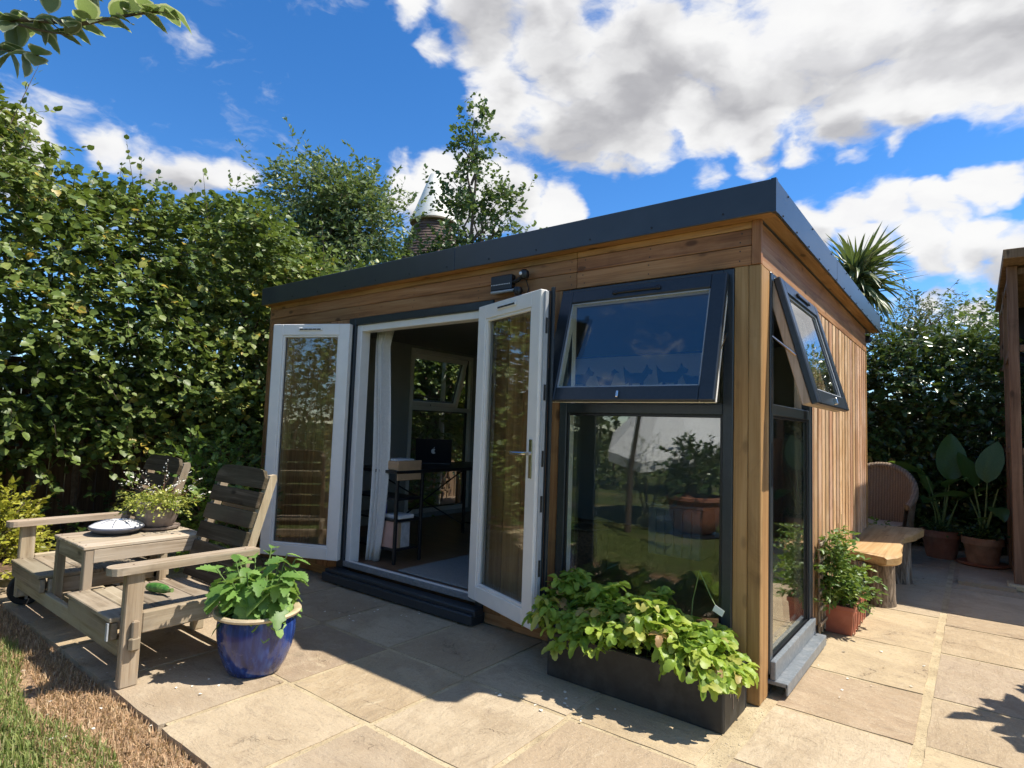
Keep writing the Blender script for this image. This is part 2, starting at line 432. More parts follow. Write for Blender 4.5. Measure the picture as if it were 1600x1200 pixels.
leafmat('leaf_pot', [(0.0, (0.11, 0.22, 0.045)), (0.6, (0.19, 0.34, 0.075)), (1.0, (0.27, 0.42, 0.11))], trans=0.35, use_random=True, trans_col=(0.34, 0.5, 0.08))
leafmat('leaf_jasmine', [(0.0, (0.07, 0.14, 0.025)), (0.7, (0.13, 0.22, 0.04)), (1.0, (0.24, 0.30, 0.07))], trans=0.3)
leafmat('leaf_canna', [(0.0, (0.055, 0.115, 0.025)), (1.0, (0.095, 0.17, 0.04))], trans=0.25, use_random=True, rough=0.35)
leafmat('leaf_palm', [(0.0, (0.09, 0.125, 0.045)), (0.7, (0.17, 0.205, 0.085)), (1.0, (0.28, 0.28, 0.15))], trans=0.15, use_random=True, rough=0.4)
leafmat('leaf_variegated', [(0.0, (0.13, 0.165, 0.10)), (1.0, (0.20, 0.235, 0.15))], trans=0.45, rough=0.35, edge=(0.66, 0.64, 0.46))
leafmat('grass', [(0.0, (0.13, 0.19, 0.045)), (0.6, (0.26, 0.30, 0.085)), (1.0, (0.50, 0.46, 0.22))], trans=0.3, rough=0.6)
leafmat('grass_dry', [(0.0, (0.28, 0.155, 0.08)), (0.6, (0.56, 0.37, 0.21)), (1.0, (0.72, 0.58, 0.38))], trans=0.2, rough=0.7)

# paving
m, t, out = mat('flagstone')
v, rnd = coords(t, 23.0)
n1 = t.noise(v, 2.4, 8.0, 0.62, 0.6)
n2 = t.noise(v, 14.0, 6.0, 0.6)
n3 = t.noise(v, 70.0, 4.0, 0.65)
lay = t.n('ShaderNodeTexWave', wave_type='BANDS', bands_direction='Z')
t.set(lay.inputs['Vector'], t.vmath('ADD', t.vmath('MULTIPLY', v, (0.25, 1.0, 1.0)), t.n('ShaderNodeCombineXYZ', i_2=t.math('MULTIPLY', n1, 0.9)).outputs[0]))
lay.inputs['Scale'].default_value = 1.3
lay.inputs['Distortion'].default_value = 7.0
lay.inputs['Detail'].default_value = 5.0
lay.inputs['Detail Roughness'].default_value = 0.6
base = t.ramp(rnd, [(0.0, (0.31, 0.23, 0.165)), (0.2, (0.51, 0.40, 0.24)), (0.42, (0.37, 0.27, 0.17)), (0.62, (0.52, 0.42, 0.28)), (0.82, (0.36, 0.28, 0.20)), (1.0, (0.44, 0.34, 0.22))])
c = t.mix(t.mapr(n1, 0.36, 0.70, 0.0, 0.65), base, (0.31, 0.228, 0.14))
c = t.mix(t.mapr(n2, 0.45, 0.75, 0.0, 0.30), c, (0.47, 0.375, 0.25))
c = t.mix(t.mapr(n3, 0.52, 0.72, 0.0, 0.50), c, (0.22, 0.165, 0.115))
n4 = t.noise(v, 190.0, 2.0, 0.5)
c = t.mix(t.mapr(n4, 0.58, 0.72, 0.0, 0.5), c, (0.60, 0.52, 0.38))
stain = t.noise(v, 3.6, 6.0, 0.7, 1.5)
c = t.mix(t.mapr(stain, 0.60, 0.72, 0.0, 0.45), c, (0.17, 0.145, 0.10))
# riven bedding: long ragged ledges, running either way from slab to slab
turn = t.math('GREATER_THAN', t.math('FRACT', t.math('MULTIPLY', rnd, 5.7)), 0.45)
va = t.vmath('MULTIPLY', v, (6.0, 14.0, 1.0))
vb = t.vmath('MULTIPLY', v, (14.0, 6.0, 1.0))
mv = t.n('ShaderNodeMix', data_type='VECTOR')
t.set(mv.inputs[0], turn)
t.set(mv.inputs[4], va)
t.set(mv.inputs[5], vb)
riv = t.noise(mv.outputs[1], 1.0, 9.0, 0.68, 0.5)
c = t.mix(t.mapr(riv, 0.46, 0.32, 0.0, 0.32), c, (0.22, 0.16, 0.11))
c = t.mix(t.mapr(riv, 0.60, 0.72, 0.0, 0.45), c, (0.60, 0.50, 0.34))
ridge = t.mapr(lay.outputs['Fac'], 0.88, 1.0)
c = t.mix(t.math('MULTIPLY', ridge, 0.12), c, (0.60, 0.50, 0.35))
crack = t.n('ShaderNodeTexVoronoi', feature='DISTANCE_TO_EDGE')
t.set(crack.inputs['Vector'], t.vmath('ADD', t.vmath('MULTIPLY', v, (1.5, 4.0, 1.0)), t.vmath('SCALE', t.noise(v, 6.0, 4.0, 0.6, out='Color'), scale=1.1)))
crack.inputs['Scale'].default_value = 0.9
ck = t.math('MULTIPLY', t.mapr(crack.outputs['Distance'], 0.003, 0.011, 1.0, 0.0), t.mapr(n1, 0.56, 0.66))
c = t.mix(t.math('MULTIPLY', ck, 0.5), c, (0.10, 0.07, 0.05))
hgt = t.math('ADD', t.math('ADD', t.math('MULTIPLY', riv, 1.3), t.math('MULTIPLY', n2, 0.5)), t.math('SUBTRACT', t.math('MULTIPLY', n3, 0.25), t.math('MULTIPLY', ck, 0.7)))
principled(t, out, c, 0.75, hgt, 0.8, 0.014, spec=0.25)

m, t, out = mat('mortar')
v, rnd = coords(t, 0.0)
n1 = t.noise(v, 5.0, 6.0, 0.6)
n2 = t.noise(v, 90.0, 4.0, 0.7)
c = t.ramp(n1, [(0.3, (0.36, 0.28, 0.17)), (0.55, (0.52, 0.42, 0.26)), (0.75, (0.60, 0.51, 0.33))])
c = t.mix(t.mapr(n2, 0.52, 0.7, 0.0, 0.6), c, (0.17, 0.13, 0.085))
principled(t, out, c, 0.9, n2, 0.8, 0.01, spec=0.15)

m, t, out = mat('lawn')
tcn = t.n('ShaderNodeTexCoord')
n1 = t.noise(tcn.outputs['Object'], 1.1, 6.0, 0.6)
n2 = t.noise(tcn.outputs['Object'], 40.0, 4.0, 0.7)
c = t.ramp(n2, [(0.3, (0.045, 0.065, 0.018)), (0.55, (0.10, 0.125, 0.035)), (0.75, (0.18, 0.18, 0.065))])
c = t.mix(t.mapr(n1, 0.45, 0.7, 0.0, 0.7), c, (0.24, 0.19, 0.09))
principled(t, out, c, 0.9, n2, 0.8, 0.03, spec=0.1)

# tile-hung cone of the oast roof
m, t, out = mat('roof_tile')
v, rnd = coords(t, 0.0)
n1 = t.noise(v, 2.2, 5.0, 0.65)
c = t.ramp(n1, [(0.3, (0.045, 0.032, 0.028)), (0.55, (0.10, 0.065, 0.052)), (0.75, (0.16, 0.11, 0.085))])
principled(t, out, c, 0.85, n1, 0.5, 0.05)

# ------------------------------------------------------------------ mesh helpers


class MB:
    def __init__(self):
        self.v = []
        self.f = []

    def box(self, a, b, bevel=0.0, mtx=None):
        x0, y0, z0 = (min(p, q) for p, q in zip(a, b))
        x1, y1, z1 = (max(p, q) for p, q in zip(a, b))
        s = len(self.v)
        bv = min(bevel, (x1 - x0) * 0.45, (y1 - y0) * 0.45, (z1 - z0) * 0.45)
        if bv <= 0:
            vs = [(x, y, z) for x in (x0, x1) for y in (y0, y1) for z in (z0, z1)]
            fs = [(0, 1, 3, 2), (4, 6, 7, 5), (0, 4, 5, 1), (2, 3, 7, 6), (0, 2, 6, 4), (1, 5, 7, 3)]
        else:
            vs, idx = [], {}
            for i, X in enumerate((x0, x1)):
                for j, Y in enumerate((y0, y1)):
                    for k, Z in enumerate((z0, z1)):
                        sx, sy, sz = (bv if i == 0 else -bv), (bv if j == 0 else -bv), (bv if k == 0 else -bv)
                        idx[(i, j, k, 0)] = len(vs); vs.append((X, Y + sy, Z + sz))
                        idx[(i, j, k, 1)] = len(vs); vs.append((X + sx, Y, Z + sz))
                        idx[(i, j, k, 2)] = len(vs); vs.append((X + sx, Y + sy, Z))
            fs = []
            q = idx
            for i in (0, 1):
                fs.append([q[(i, 0, 0, 0)], q[(i, 1, 0, 0)], q[(i, 1, 1, 0)], q[(i, 0, 1, 0)]])
                fs.append([q[(0, i, 0, 1)], q[(1, i, 0, 1)], q[(1, i, 1, 1)], q[(0, i, 1, 1)]])
                fs.append([q[(0, 0, i, 2)], q[(1, 0, i, 2)], q[(1, 1, i, 2)], q[(0, 1, i, 2)]])
                for j in (0, 1):
                    fs.append([q[(i, j, 0, 0)], q[(i, j, 1, 0)], q[(i, j, 1, 1)], q[(i, j, 0, 1)]])
                    fs.append([q[(i, 0, j, 0)], q[(i, 1, j, 0)], q[(i, 1, j, 2)], q[(i, 0, j, 2)]])
                    fs.append([q[(0, i, j, 1)], q[(1, i, j, 1)], q[(1, i, j, 2)], q[(0, i, j, 2)]])
                    for k in (0, 1):
                        fs.append([q[(i, j, k, 0)], q[(i, j, k, 1)], q[(i, j, k, 2)]])
            # make every face point outward
            cx, cy, cz = (x0 + x1) / 2, (y0 + y1) / 2, (z0 + z1) / 2
            for n_, fc in enumerate(fs):
                P = [Vector(vs[i]) for i in fc]
                nn = (P[1] - P[0]).cross(P[2] - P[0])
                if nn.dot(sum(P, Vector()) / len(P) - Vector((cx, cy, cz))) < 0:
                    fs[n_] = list(reversed(fc))
        if mtx is not None:
            vs = [tuple(mtx @ Vector(p)) for p in vs]
        self.v += vs
        self.f += [tuple(i + s for i in fc) for fc in fs]
        return self

    def tube(self, pts, rad, seg=8, cap=True, squash=None):
        pts = [Vector(p) for p in pts]
        if not isinstance(rad, (list, tuple)):
            rad = [rad] * len(pts)
        s = len(self.v)
        prev = None
        for i, p in enumerate(pts):
            tg = (pts[min(i + 1, len(pts) - 1)] - pts[max(i - 1, 0)]).normalized()
            if prev is None:
                a = tg.orthogonal().normalized()
            else:
                a = (prev - tg * prev.dot(tg)).normalized()
            prev = a
            b = tg.cross(a)
            for k in range(seg):
                an = 2 * math.pi * k / seg
                self.v.append(tuple(p + (a * math.cos(an) + b * math.sin(an)) * rad[i]))
        for i in range(len(pts) - 1):
            for k in range(seg):
                k2 = (k + 1) % seg
                self.f.append((s + i * seg + k, s + i * seg + k2, s + (i + 1) * seg + k2, s + (i + 1) * seg + k))
        if cap:
            self.f.append(tuple(s + k for k in reversed(range(seg))))
            e = s + (len(pts) - 1) * seg
            self.f.append(tuple(e + k for k in range(seg)))
        return self

    def lathe(self, prof, seg=32, center=(0, 0, 0), wob=0.0):
        s = len(self.v)
        cx, cy, cz = center
        for (r, z) in prof:
            for k in range(seg):
                an = 2 * math.pi * k / seg
                rr = r * (1 + wob * math.sin(3 * an + z * 9))
                self.v.append((cx + rr * math.cos(an), cy + rr * math.sin(an), cz + z))
        for i in range(len(prof) - 1):
            for k in range(seg):
                k2 = (k + 1) % seg
                self.f.append((s + i * seg + k, s + i * seg + k2, s + (i + 1) * seg + k2, s + (i + 1) * seg + k))
        if prof[0][0] > 1e-4:
            self.f.append(tuple(s + k for k in reversed(range(seg))))
        if prof[-1][0] > 1e-4:
            e = s + (len(prof) - 1) * seg
            self.f.append(tuple(e + k for k in range(seg)))
        return self

    def prism(self, poly, axis, a, b):
        """poly in the two other axes (cyclic order), extruded along axis from a to b"""
        s = len(self.v)
        n = len(poly)
        for h in (a, b):
            for (p, q) in poly:
                c = [0, 0, 0]
                c[axis] = h
                c[(axis + 1) % 3] = p
                c[(axis + 2) % 3] = q
                self.v.append(tuple(c))
        self.f.append(tuple(s + i for i in reversed(range(n))))
        self.f.append(tuple(s + n + i for i in range(n)))
        for i in range(n):
            j = (i + 1) % n
            self.f.append((s + i, s + j, s + n + j, s + n + i))
        return self

    def xf(self, m):
        self.v = [tuple(m @ Vector(p)) for p in self.v]
        return self

    def mesh(self, name, material, smooth=False):
        me = bpy.data.meshes.new(name)
        me.from_pydata(self.v, [], self.f)
        me.materials.append(MATS[material])
        if smooth:
            me.polygons.foreach_set('use_smooth', [True] * len(me.polygons))
            try:
                me.set_sharp_from_angle(angle=R(40))
            except Exception:
                pass
        me.update()
        return me

    def build(self, name, material, parent=None, smooth=False):
        o = bpy.data.objects.new(name, self.mesh(name, material, smooth))
        col.objects.link(o)
        if parent is not None:
            o.parent = parent
        return o


def fast_mesh(name, V, T, material, tint=None, rim=None, smooth=False):
    V = np.asarray(V, np.float32)
    T = np.asarray(T, np.int32)
    k = T.shape[1]
    me = bpy.data.meshes.new(name)
    me.vertices.add(len(V))
    me.vertices.foreach_set('co', V.ravel())
    me.loops.add(T.size)
    me.loops.foreach_set('vertex_index', T.ravel())
    me.polygons.add(len(T))
    me.polygons.foreach_set('loop_start', np.arange(0, T.size, k, dtype=np.int32))
    if smooth:
        me.polygons.foreach_set('use_smooth', np.ones(len(T), bool))
    for nm, arr in (('tint', tint), ('rim', rim)):
        if arr is not None:
            a = me.attributes.new(nm, 'FLOAT', 'POINT')
            a.data.foreach_set('value', np.asarray(arr, np.float32))
    me.materials.append(MATS[material])
    me.update(calc_edges=True)
    return me


def link(name, me, parent=None, loc=None, rot=None, scale=None):
    o = bpy.data.objects.new(name, me)
    col.objects.link(o)
    if parent is not None:
        o.parent = parent
    if loc is not None:
        o.location = loc
    if rot is not None:
        o.rotation_euler = rot
    if scale is not None:
        o.scale = scale if isinstance(scale, (tuple, list)) else (scale,) * 3
    return o


def thing(name, label, cat, loc=(0, 0, 0), rotz=0.0, group=None):
    o = bpy.data.objects.new(name, None)
    o.empty_display_size = 0.1
    col.objects.link(o)
    o.location = loc
    o.rotation_euler = (0, 0, rotz)
    tag(o, label, cat, group)
    return o


def tag(o, label, cat, group=None):
    o['label'] = label
    o['category'] = cat
    if group:
        o['group'] = group
    return o


def struct(o):
    o['kind'] = 'structure'
    return o


def stuff(o):
    o['kind'] = 'stuff'
    return o


# leaf templates: (x across, y along, z out of plane), triangles, rim weight
LEAF8 = (np.array([(0, 0, 0), (-.27, .28, .05), (.27, .28, .05), (0, .33, -.03), (-.24, .66, .04), (.24, .66, .04), (0, .68, -.03), (0, 1, -.08)], float),
         np.array([(0, 3, 1), (0, 2, 3), (3, 4, 1), (3, 6, 4), (3, 2, 5), (3, 5, 6), (6, 7, 4), (6, 5, 7)]), np.array([0, 1, 1, 0, 1, 1, 0, 1.]))
LEAFR = (np.array([(0, 0, 0), (-.38, .22, .05), (.38, .22, .05), (0, .33, -.03), (-.40, .60, .06), (.40, .60, .06), (0, .66, -.03), (0, 1, -.10)], float), LEAF8[1], LEAF8[2])
LEAF4 = (np.array([(0, 0, 0), (-.30, .45, .05), (.30, .45, .05), (0, .5, -.04), (0, 1, -.08)], float),
         np.array([(0, 3, 1), (0, 2, 3), (3, 4, 1), (3, 2, 4)]), np.array([0, 1, 1, 0, 1.]))
LEAFN = (LEAF4[0] * np.array([.5, 1, .6]), LEAF4[1], LEAF4[2])
# variegated leaf: inner green blade with a pale margin ring
_t = np.array([0.0, .10, .24, .40, .56, .72, .86, 1.0])
_w = np.array([.015, .12, .215, .265, .26, .205, .115, .0])
def _vleaf():
    V, T, Rm = [], [], []
    for q, wv in zip(_t, _w):
        for sx, rim_ in ((-1, 1.), (-.68, 0.), (0, 0.), (.68, 0.), (1, 1.)):
            ax = abs(sx)
            V.append((sx * wv, q if ax < 1 or q in (0., 1.) else q + .012, .10 * ax * wv * 4 * .6 - .10 * q * q + (.012 * math.sin(q * 25) if ax == 1 else 0)))
            Rm.append(max(rim_, 1.0 if q > .93 else 0.0))
    for i in range(len(_t) - 1):
        for k in range(4):
            a_ = i * 5 + k
            T += [(a_, a_ + 1, a_ + 6), (a_, a_ + 6, a_ + 5)]
    return np.array(V, float), np.array(T), np.array(Rm)
LEAFV = _vleaf()


def unit(a):
    return a / (np.linalg.norm(a, axis=-1, keepdims=True) + 1e-9)


def leaves(P, A, N, S, tpl, tint, width=1.0):
    """leaf per row: P base, A axis, N normal, S size"""
    A = unit(A)
    N = unit(N - A * (A * N).sum(-1, keepdims=True))
    X = np.cross(A, N)
    tv, tt, trm = tpl
    n, k = len(P), len(tv)
    S = np.asarray(S).reshape(-1, 1, 1)
    V = P[:, None, :] + S * (X[:, None, :] * tv[None, :, :1] * width + A[:, None, :] * tv[None, :, 1:2] + N[:, None, :] * tv[None, :, 2:3])
    T = (tt[None] + (np.arange(n) * k)[:, None, None]).reshape(-1, 3)
    return V.reshape(-1, 3), T, np.repeat(tint, k), np.tile(trm, n)


def merge(parts):
    Vs, Ts, ts, rs = [], [], [], []
    o = 0
    for V, T, ti, ri in parts:
        Vs.append(V); Ts.append(T + o); ts.append(ti); rs.append(ri)
        o += len(V)
    return np.vstack(Vs), np.vstack(Ts), np.concatenate(ts), np.concatenate(rs)


def spray_leaves(P, D, L, k, size, tpl=LEAF8, droop=0.25, up=0.9, out=0.5, jitter=0.5, tint0=None, width=1.0, tint_sd=0.22):
    """k leaves along each twig P -> P + D*L, alternate sides"""
    n = len(P)
    D = unit(D)
    side = unit(np.cross(D, np.array([0, 0, 1.0]) + 0.001))
    L = np.asarray(L).reshape(-1, 1)
    if tint0 is None:
        tint0 = rng.uniform(0.1, 0.9, n)
    out_parts = []
    for j in range(k):
        tt = (j + 0.6) / k
        pos = P + D * L * tt + np.array([0, 0, -1.0]) * droop * L * tt ** 2 + rng.normal(0, 0.02, (n, 3)) * L
        sgn = 1.0 if j % 2 else -1.0
        a = D * (0.45 + 0.6 * tt) + side * sgn * (0.9 - 0.5 * tt) + rng.normal(0, 0.35, (n, 3)) + np.array([0, 0, -droop])
        nn = np.array([0, 0, up]) + D * out + rng.normal(0, jitter, (n, 3))
        sz = size * rng.uniform(0.5, 1.3, n)
        ti = np.clip(tint0 + rng.normal(0, tint_sd, n), 0, 1)
        out_parts.append(leaves(pos, a, nn, sz, tpl, ti, width))
    return merge(out_parts)


def twig_mesh(P, D, L, rad, droop=0.25):
    """thin three sided twigs"""
    n = len(P)
    D = unit(D)
    a = unit(np.cross(D, np.array([0.3, 0.2, 1.0])))
    b = np.cross(D, a)
    L = np.asarray(L).reshape(-1, 1)
    rings = []
    for tt, rr in ((0.0, 1.0), (0.5, 0.7), (1.0, 0.25)):
        c = P + D * L * tt + np.array([0, 0, -1.0]) * droop * L * tt ** 2
        for q in range(3):
            an = q * 2.094
            rings.append(c + (a * math.cos(an) + b * math.sin(an)) * rad * rr)
    V = np.stack(rings, 1).reshape(-1, 3)
    q = []
    for s in (0, 3):
        for i in range(3):
            j = (i + 1) % 3
            q += [(s + i, s + j, s + 3 + j), (s + i, s + 3 + j, s + 3 + i)]
    T = (np.array(q)[None] + (np.arange(n) * 9)[:, None, None]).reshape(-1, 3)
    return V, T


def foliage_object(name, parts, material, parent=None, rim=False):
    V, T, ti, ri = merge(parts) if isinstance(parts, list) else parts
    return stuff(link(name, fast_mesh(name, V, T, material, ti, ri if rim else None), parent))


# ------------------------------------------------------------------ ground and paving
def sheet(name, x0, x1, y0, y1, z, material, n=1):
    b = MB()
    b.v = [(x0, y0, z), (x1, y0, z), (x1, y1, z), (x0, y1, z)]
    b.f = [(0, 1, 2, 3)]
    return struct(b.build(name, material))


sheet('ground', -300, 300, -300, 300, -0.034, 'lawn')
sheet('flower_bed', -9.0, -4.42, -6.0, 9.0, -0.024, 'soil_bed')
patio = MB().box((-5.2, -1.86, -0.06), (2.6, 6.2, -0.0038)).build('patio', 'mortar')
struct(patio)


def flagstone(x0, x1, y0, y1, z=0.0, dip=0.0):
    g = 0.0135
    x0, x1, y0, y1 = x0 + g, x1 - g, y0 + g, y1 - g
    N = 6
    cx, cy = (x0 + x1) / 2, (y0 + y1) / 2
    ph = [random.uniform(0, 6.28) for _ in range(6)]
    tx, ty = random.uniform(0, .002), random.uniform(0, .002)
    V, F = [], []
    for j in range(N + 1):
        for i in range(N + 1):
            u, q = i / N, j / N
            x = x0 + (x1 - x0) * u
            y = y0 + (y1 - y0) * q
            if i in (0, N):
                x += 0.0015 * math.sin(q * 9 + ph[0] + i) + random.uniform(-.0022, .0022)
            if j in (0, N):
                y += 0.0015 * math.sin(u * 9 + ph[1] + j) + random.uniform(-.0022, .0022)
            e = 0.0012 if (i in (0, N) or j in (0, N)) else 0.0
            h = 0.0006 * math.sin(u * 7 + ph[2]) + 0.0006 * math.sin(q * 6 + ph[3]) + random.uniform(-.0004, .0004)
            V.append((x - cx, y - cy, h - e + tx * u + ty * q))
    for j in range(N):
        for i in range(N):
            a = j * (N + 1) + i
            F.append((a, a + 1, a + N + 2, a + N + 1))
    rimv = [i for i in range(N + 1)] + [(j + 1) * (N + 1) - 1 for j in range(1, N + 1)] + [N * (N + 1) + i for i in range(N - 1, -1, -1)] + [j * (N + 1) for j in range(N - 1, 0, -1)]
    s = len(V)
    for i in rimv:
        V.append((V[i][0], V[i][1], -0.035))
    n = len(rimv)
    for i in range(n):
        j = (i + 1) % n
        F.append((rimv[i], s + i, s + j, rimv[j]))
    b = MB()
    b.v, b.f = V, F
    o = b.build('flagstone', 'flagstone', patio, smooth=True)
    o.location = (cx, cy, z)
    return o


XJ = [-0.035, -0.622, -1.222, -1.812, -2.44, -3.05, -3.66, -4.27, -4.9]
YJ = [-0.0, -0.70, -1.315, -1.90]
for i in range(len(XJ) - 1):
    for j in range(3):
        x1, x0, y1, y0 = XJ[i], XJ[i + 1], YJ[j], YJ[j + 1]
        sh = [0.0, 0.012, -0.012][j]
        flagstone(x0 + sh, x1 + sh if i else x1, y0, y1)
YL = [-1.90, -1.2, -0.55, 0.07, 0.70, 1.45, 2.37, 3.55, 4.5, 5.5, 6.15]
YR = [-1.90, -1.15, -0.5, 0.098, 0.70, 1.50, 2.19, 2.58, 3.55, 4.55, 5.6, 6.15]
for j in range(len(YL) - 1):
    flagstone(0.036, 0.604, YL[j], YL[j + 1])
for j in range(len(YR) - 1):
    flagstone(0.620, 1.245, YR[j], YR[j + 1])
    if YR[j] < 3.4:
        flagstone(1.26, 1.86, YR[j] + 0.1, YR[j + 1] + 0.1)
# a loose raised slab near the terracotta pots
o = flagstone(0.66, 1.09, 3.75, 4.5, 0.034)

# lawn blades in front of the camera, dry thatch along the paving
def blades(n, x0, x1, y0, y1, h0, h1, material, name, flat=0.4, wd=0.0035, edge=None, z=-0.034):
    P = np.stack([rng.uniform(x0, x1, n), rng.uniform(y0, y1, n), np.full(n, z)], 1)
    if edge is not None:
        P = P[edge(P)]
        n = len(P)
    an = rng.uniform(0, 6.283, n)
    lean = np.abs(rng.normal(0, flat, n))
    h = rng.uniform(h0, h1, n)
    dirv = np.stack([np.cos(an), np.sin(an), np.zeros(n)], 1)
    sidev = np.stack([-np.sin(an), np.cos(an), np.zeros(n)], 1) * wd * rng.uniform(.7, 1.4, (n, 1))
    upv = np.array([0, 0, 1.0])
    m1 = P + (dirv * np.sin(lean * .6)[:, None] + upv * np.cos(lean * .6)[:, None]) * (h * .55)[:, None]
    m2 = m1 + (dirv * np.sin(lean * 1.6)[:, None] + upv * np.cos(np.minimum(lean * 1.6, 1.5))[:, None]) * (h * .5)[:, None]
    V = np.stack([P - sidev, P + sidev, m1 + sidev * .8, m1 - sidev * .8, m2], 1).reshape(-1, 3)
    T = (np.array([(0, 1, 2), (0, 2, 3), (3, 2, 4)])[None] + (np.arange(n) * 5)[:, None, None]).reshape(-1, 3)
    return stuff(link(name, fast_mesh(name, V, T, material, np.repeat(np.clip(rng.beta(2, 2.5, n), 0, 1), 5))))


def lumpy(x, y, s):
    return np.sin(x * s + 1.3 * np.sin(y * s * .7)) * .5 + np.sin(y * s * 1.3 + x * .6 * s) * .5


g = blades(70000, -4.6, -0.6, -3.6, -1.9, 0.025, 0.060, 'grass', 'lawn_grass', 0.75, wd=0.0026,
           edge=lambda P: (P[:, 1] < -2.10 + 0.10 * lumpy(P[:, 0], P[:, 1], 5.0)))
tag(g, 'short green lawn grass at the lower left corner', 'grass')
g = blades(52000, -4.7, -0.6, -2.6, -1.895, 0.02, 0.05, 'grass_dry', 'dry_grass', 1.35, wd=0.002,
           edge=lambda P: (P[:, 1] > -2.22 + 0.16 * lumpy(P[:, 0], P[:, 1], 4.0)) | (rng.uniform(0, 1, len(P)) < 0.12))
tag(g, 'brown dried grass and thatch along the edge of the paving', 'grass')
sheet('bare_soil', -4.40, -0.4, -2.24, -1.86, -0.0295, 'soil_dry')
# grit and pebbles in the open joint beside the corner post
npb = 220
pts = np.stack([rng.uniform(-0.034, 0.034, npb), rng.uniform(-1.0, -0.02, npb), rng.uniform(-0.009, -0.004, npb)], 1)
oct_v = np.array([(1, 0, 0), (-1, 0, 0), (0, 1, 0), (0, -1, 0), (0, 0, 1), (0, 0, -1)], float)
oct_t = np.array([(0, 2, 4), (2, 1, 4), (1, 3, 4), (3, 0, 4), (2, 0, 5), (1, 2, 5), (3, 1, 5), (0, 3, 5)])
V = (pts[:, None, :] + oct_v[None] * rng.uniform(.002, .007, (npb, 1, 3))).reshape(-1, 3)
T = (oct_t[None] + (np.arange(npb) * 6)[:, None, None]).reshape(-1, 3)
o = stuff(link('pebbles', fast_mesh('pebbles', V, T, 'pebble')))
tag(o, 'fine grit and pebbles in the joint beside the black trough', 'gravel')

# ------------------------------------------------------------------ the garden room
room = thing('garden_building', 'timber clad garden room with dark flat roof edge and open white doors', 'garden building', (0, 0, 0))
room['kind'] = 'thing'
XL, YB = -4.50, 3.64          # outer left wall, outer back wall
FZ = 0.145                    # floor level inside


def part(name, a, b, material, parent=room, bevel=0.0):
    return MB().box(a, b, bevel).build(name, material, parent)


part('floor', (XL + .06, .06, 0.0), (-.06, YB - .06, FZ), 'floor_wood')
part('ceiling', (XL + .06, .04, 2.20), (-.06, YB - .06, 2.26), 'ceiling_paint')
b = MB()
b.box((XL + .025, .02, .004), (-3.265, .10, 2.20)).box((-1.715, .02, .004), (-1.17, .10, 2.20))
b.box((-3.265, .02, 2.10), (-.135, .10, 2.20)).box((-1.17, .03, .004), (-.135, .09, .10))
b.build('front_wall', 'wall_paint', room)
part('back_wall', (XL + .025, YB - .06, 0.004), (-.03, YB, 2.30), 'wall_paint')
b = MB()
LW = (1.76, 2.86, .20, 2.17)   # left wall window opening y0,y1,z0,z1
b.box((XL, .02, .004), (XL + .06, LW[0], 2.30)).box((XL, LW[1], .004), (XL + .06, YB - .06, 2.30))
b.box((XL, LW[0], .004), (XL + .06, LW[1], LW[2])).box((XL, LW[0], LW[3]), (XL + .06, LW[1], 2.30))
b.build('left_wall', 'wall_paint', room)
b = MB()
b.box((-.09, 1.10, .004), (-.045, YB - .06, 2.30)).box((-.09, .15, 2.10), (-.045, 1.10, 2.30)).box((-.09, .15, .004), (-.045, 1.10, .10))
b.build('right_wall', 'membrane_black', room)

# roof and its metal edge trim
RX0, RX1, RY0, RY1 = -4.536, 0.085, -0.085, 3.90
part('roof_deck', (RX0 + .01, RY0 + .01, 2.345), (RX1 - .01, RY1 - .01, 2.47), 'roof_membrane')
def trim_board(name, a, b_, parent=room):
    return MB().box(a, b_, .003).build(name, 'fascia_metal', parent)
for xa, xb in ((RX0, -2.02), (-2.017, RX1)):
    trim_board('fascia', (xa, RY0, 2.338), (xb, RY0 + .012, 2.50))
for ya, yb in ((RY0 + .0125, 1.52), (1.523, RY1 - .0125)):
    f_ = trim_board('fascia', (RX1 - .012, ya, 2.338), (RX1 + .001, yb, 2.50))
trim_board('fascia', (RX0, RY0 + .0125, 2.338), (RX0 + .012, RY1 - .0125, 2.50))
trim_board('fascia', (RX0, RY1 - .012, 2.338), (RX1, RY1, 2.50))
part('fascia_corner', (RX1 - .02, RY0 - .0015, 2.336), (RX1 + .0025, RY0 + .03, 2.502), 'fascia_metal')
screw = MB().lathe([(0.0001, 0.005), (.005, .004), (.006, 0)], 8).mesh('screw', 'black_metal')
for i in range(13):
    y = 0.05 + i * 0.29
    link('screw', screw, room, (RX1 + .001, y, 2.352 + .0), (0, R(90), 0))
    if i % 2 == 0:
        link('screw', screw, room, (RX1 + .001, y + .1, 2.484), (0, R(90), 0))
for i in range(12):
    x = -4.4 + i * 0.385
    link('screw', screw, room, (x, RY0, 2.37), (R(90), 0, 0))
# soffit
part('soffit', (RX0 + .013, RY0 + .013, 2.3385), (RX1 - .013, .0, 2.3445), 'cladding_x')
part('soffit', (.0, .0, 2.3385), (RX1 - .013, RY1 - .014, 2.3445), 'cladding_y')

# header boards above the openings (front)
for (z0, z1) in ((2.113, 2.212), (2.215, 2.298), (2.301, 2.338)):
    for (xa, xb) in ((XL + .02, -1.068), (-1.066, -.046)):
        part('header_board', (xa, -.004, z0), (xb, .018, z1), 'cladding_x', bevel=.003)
part('corner_trim', (-.045, -.012, 2.113), (.0, .017, 2.338), 'cladding_z', bevel=.002)
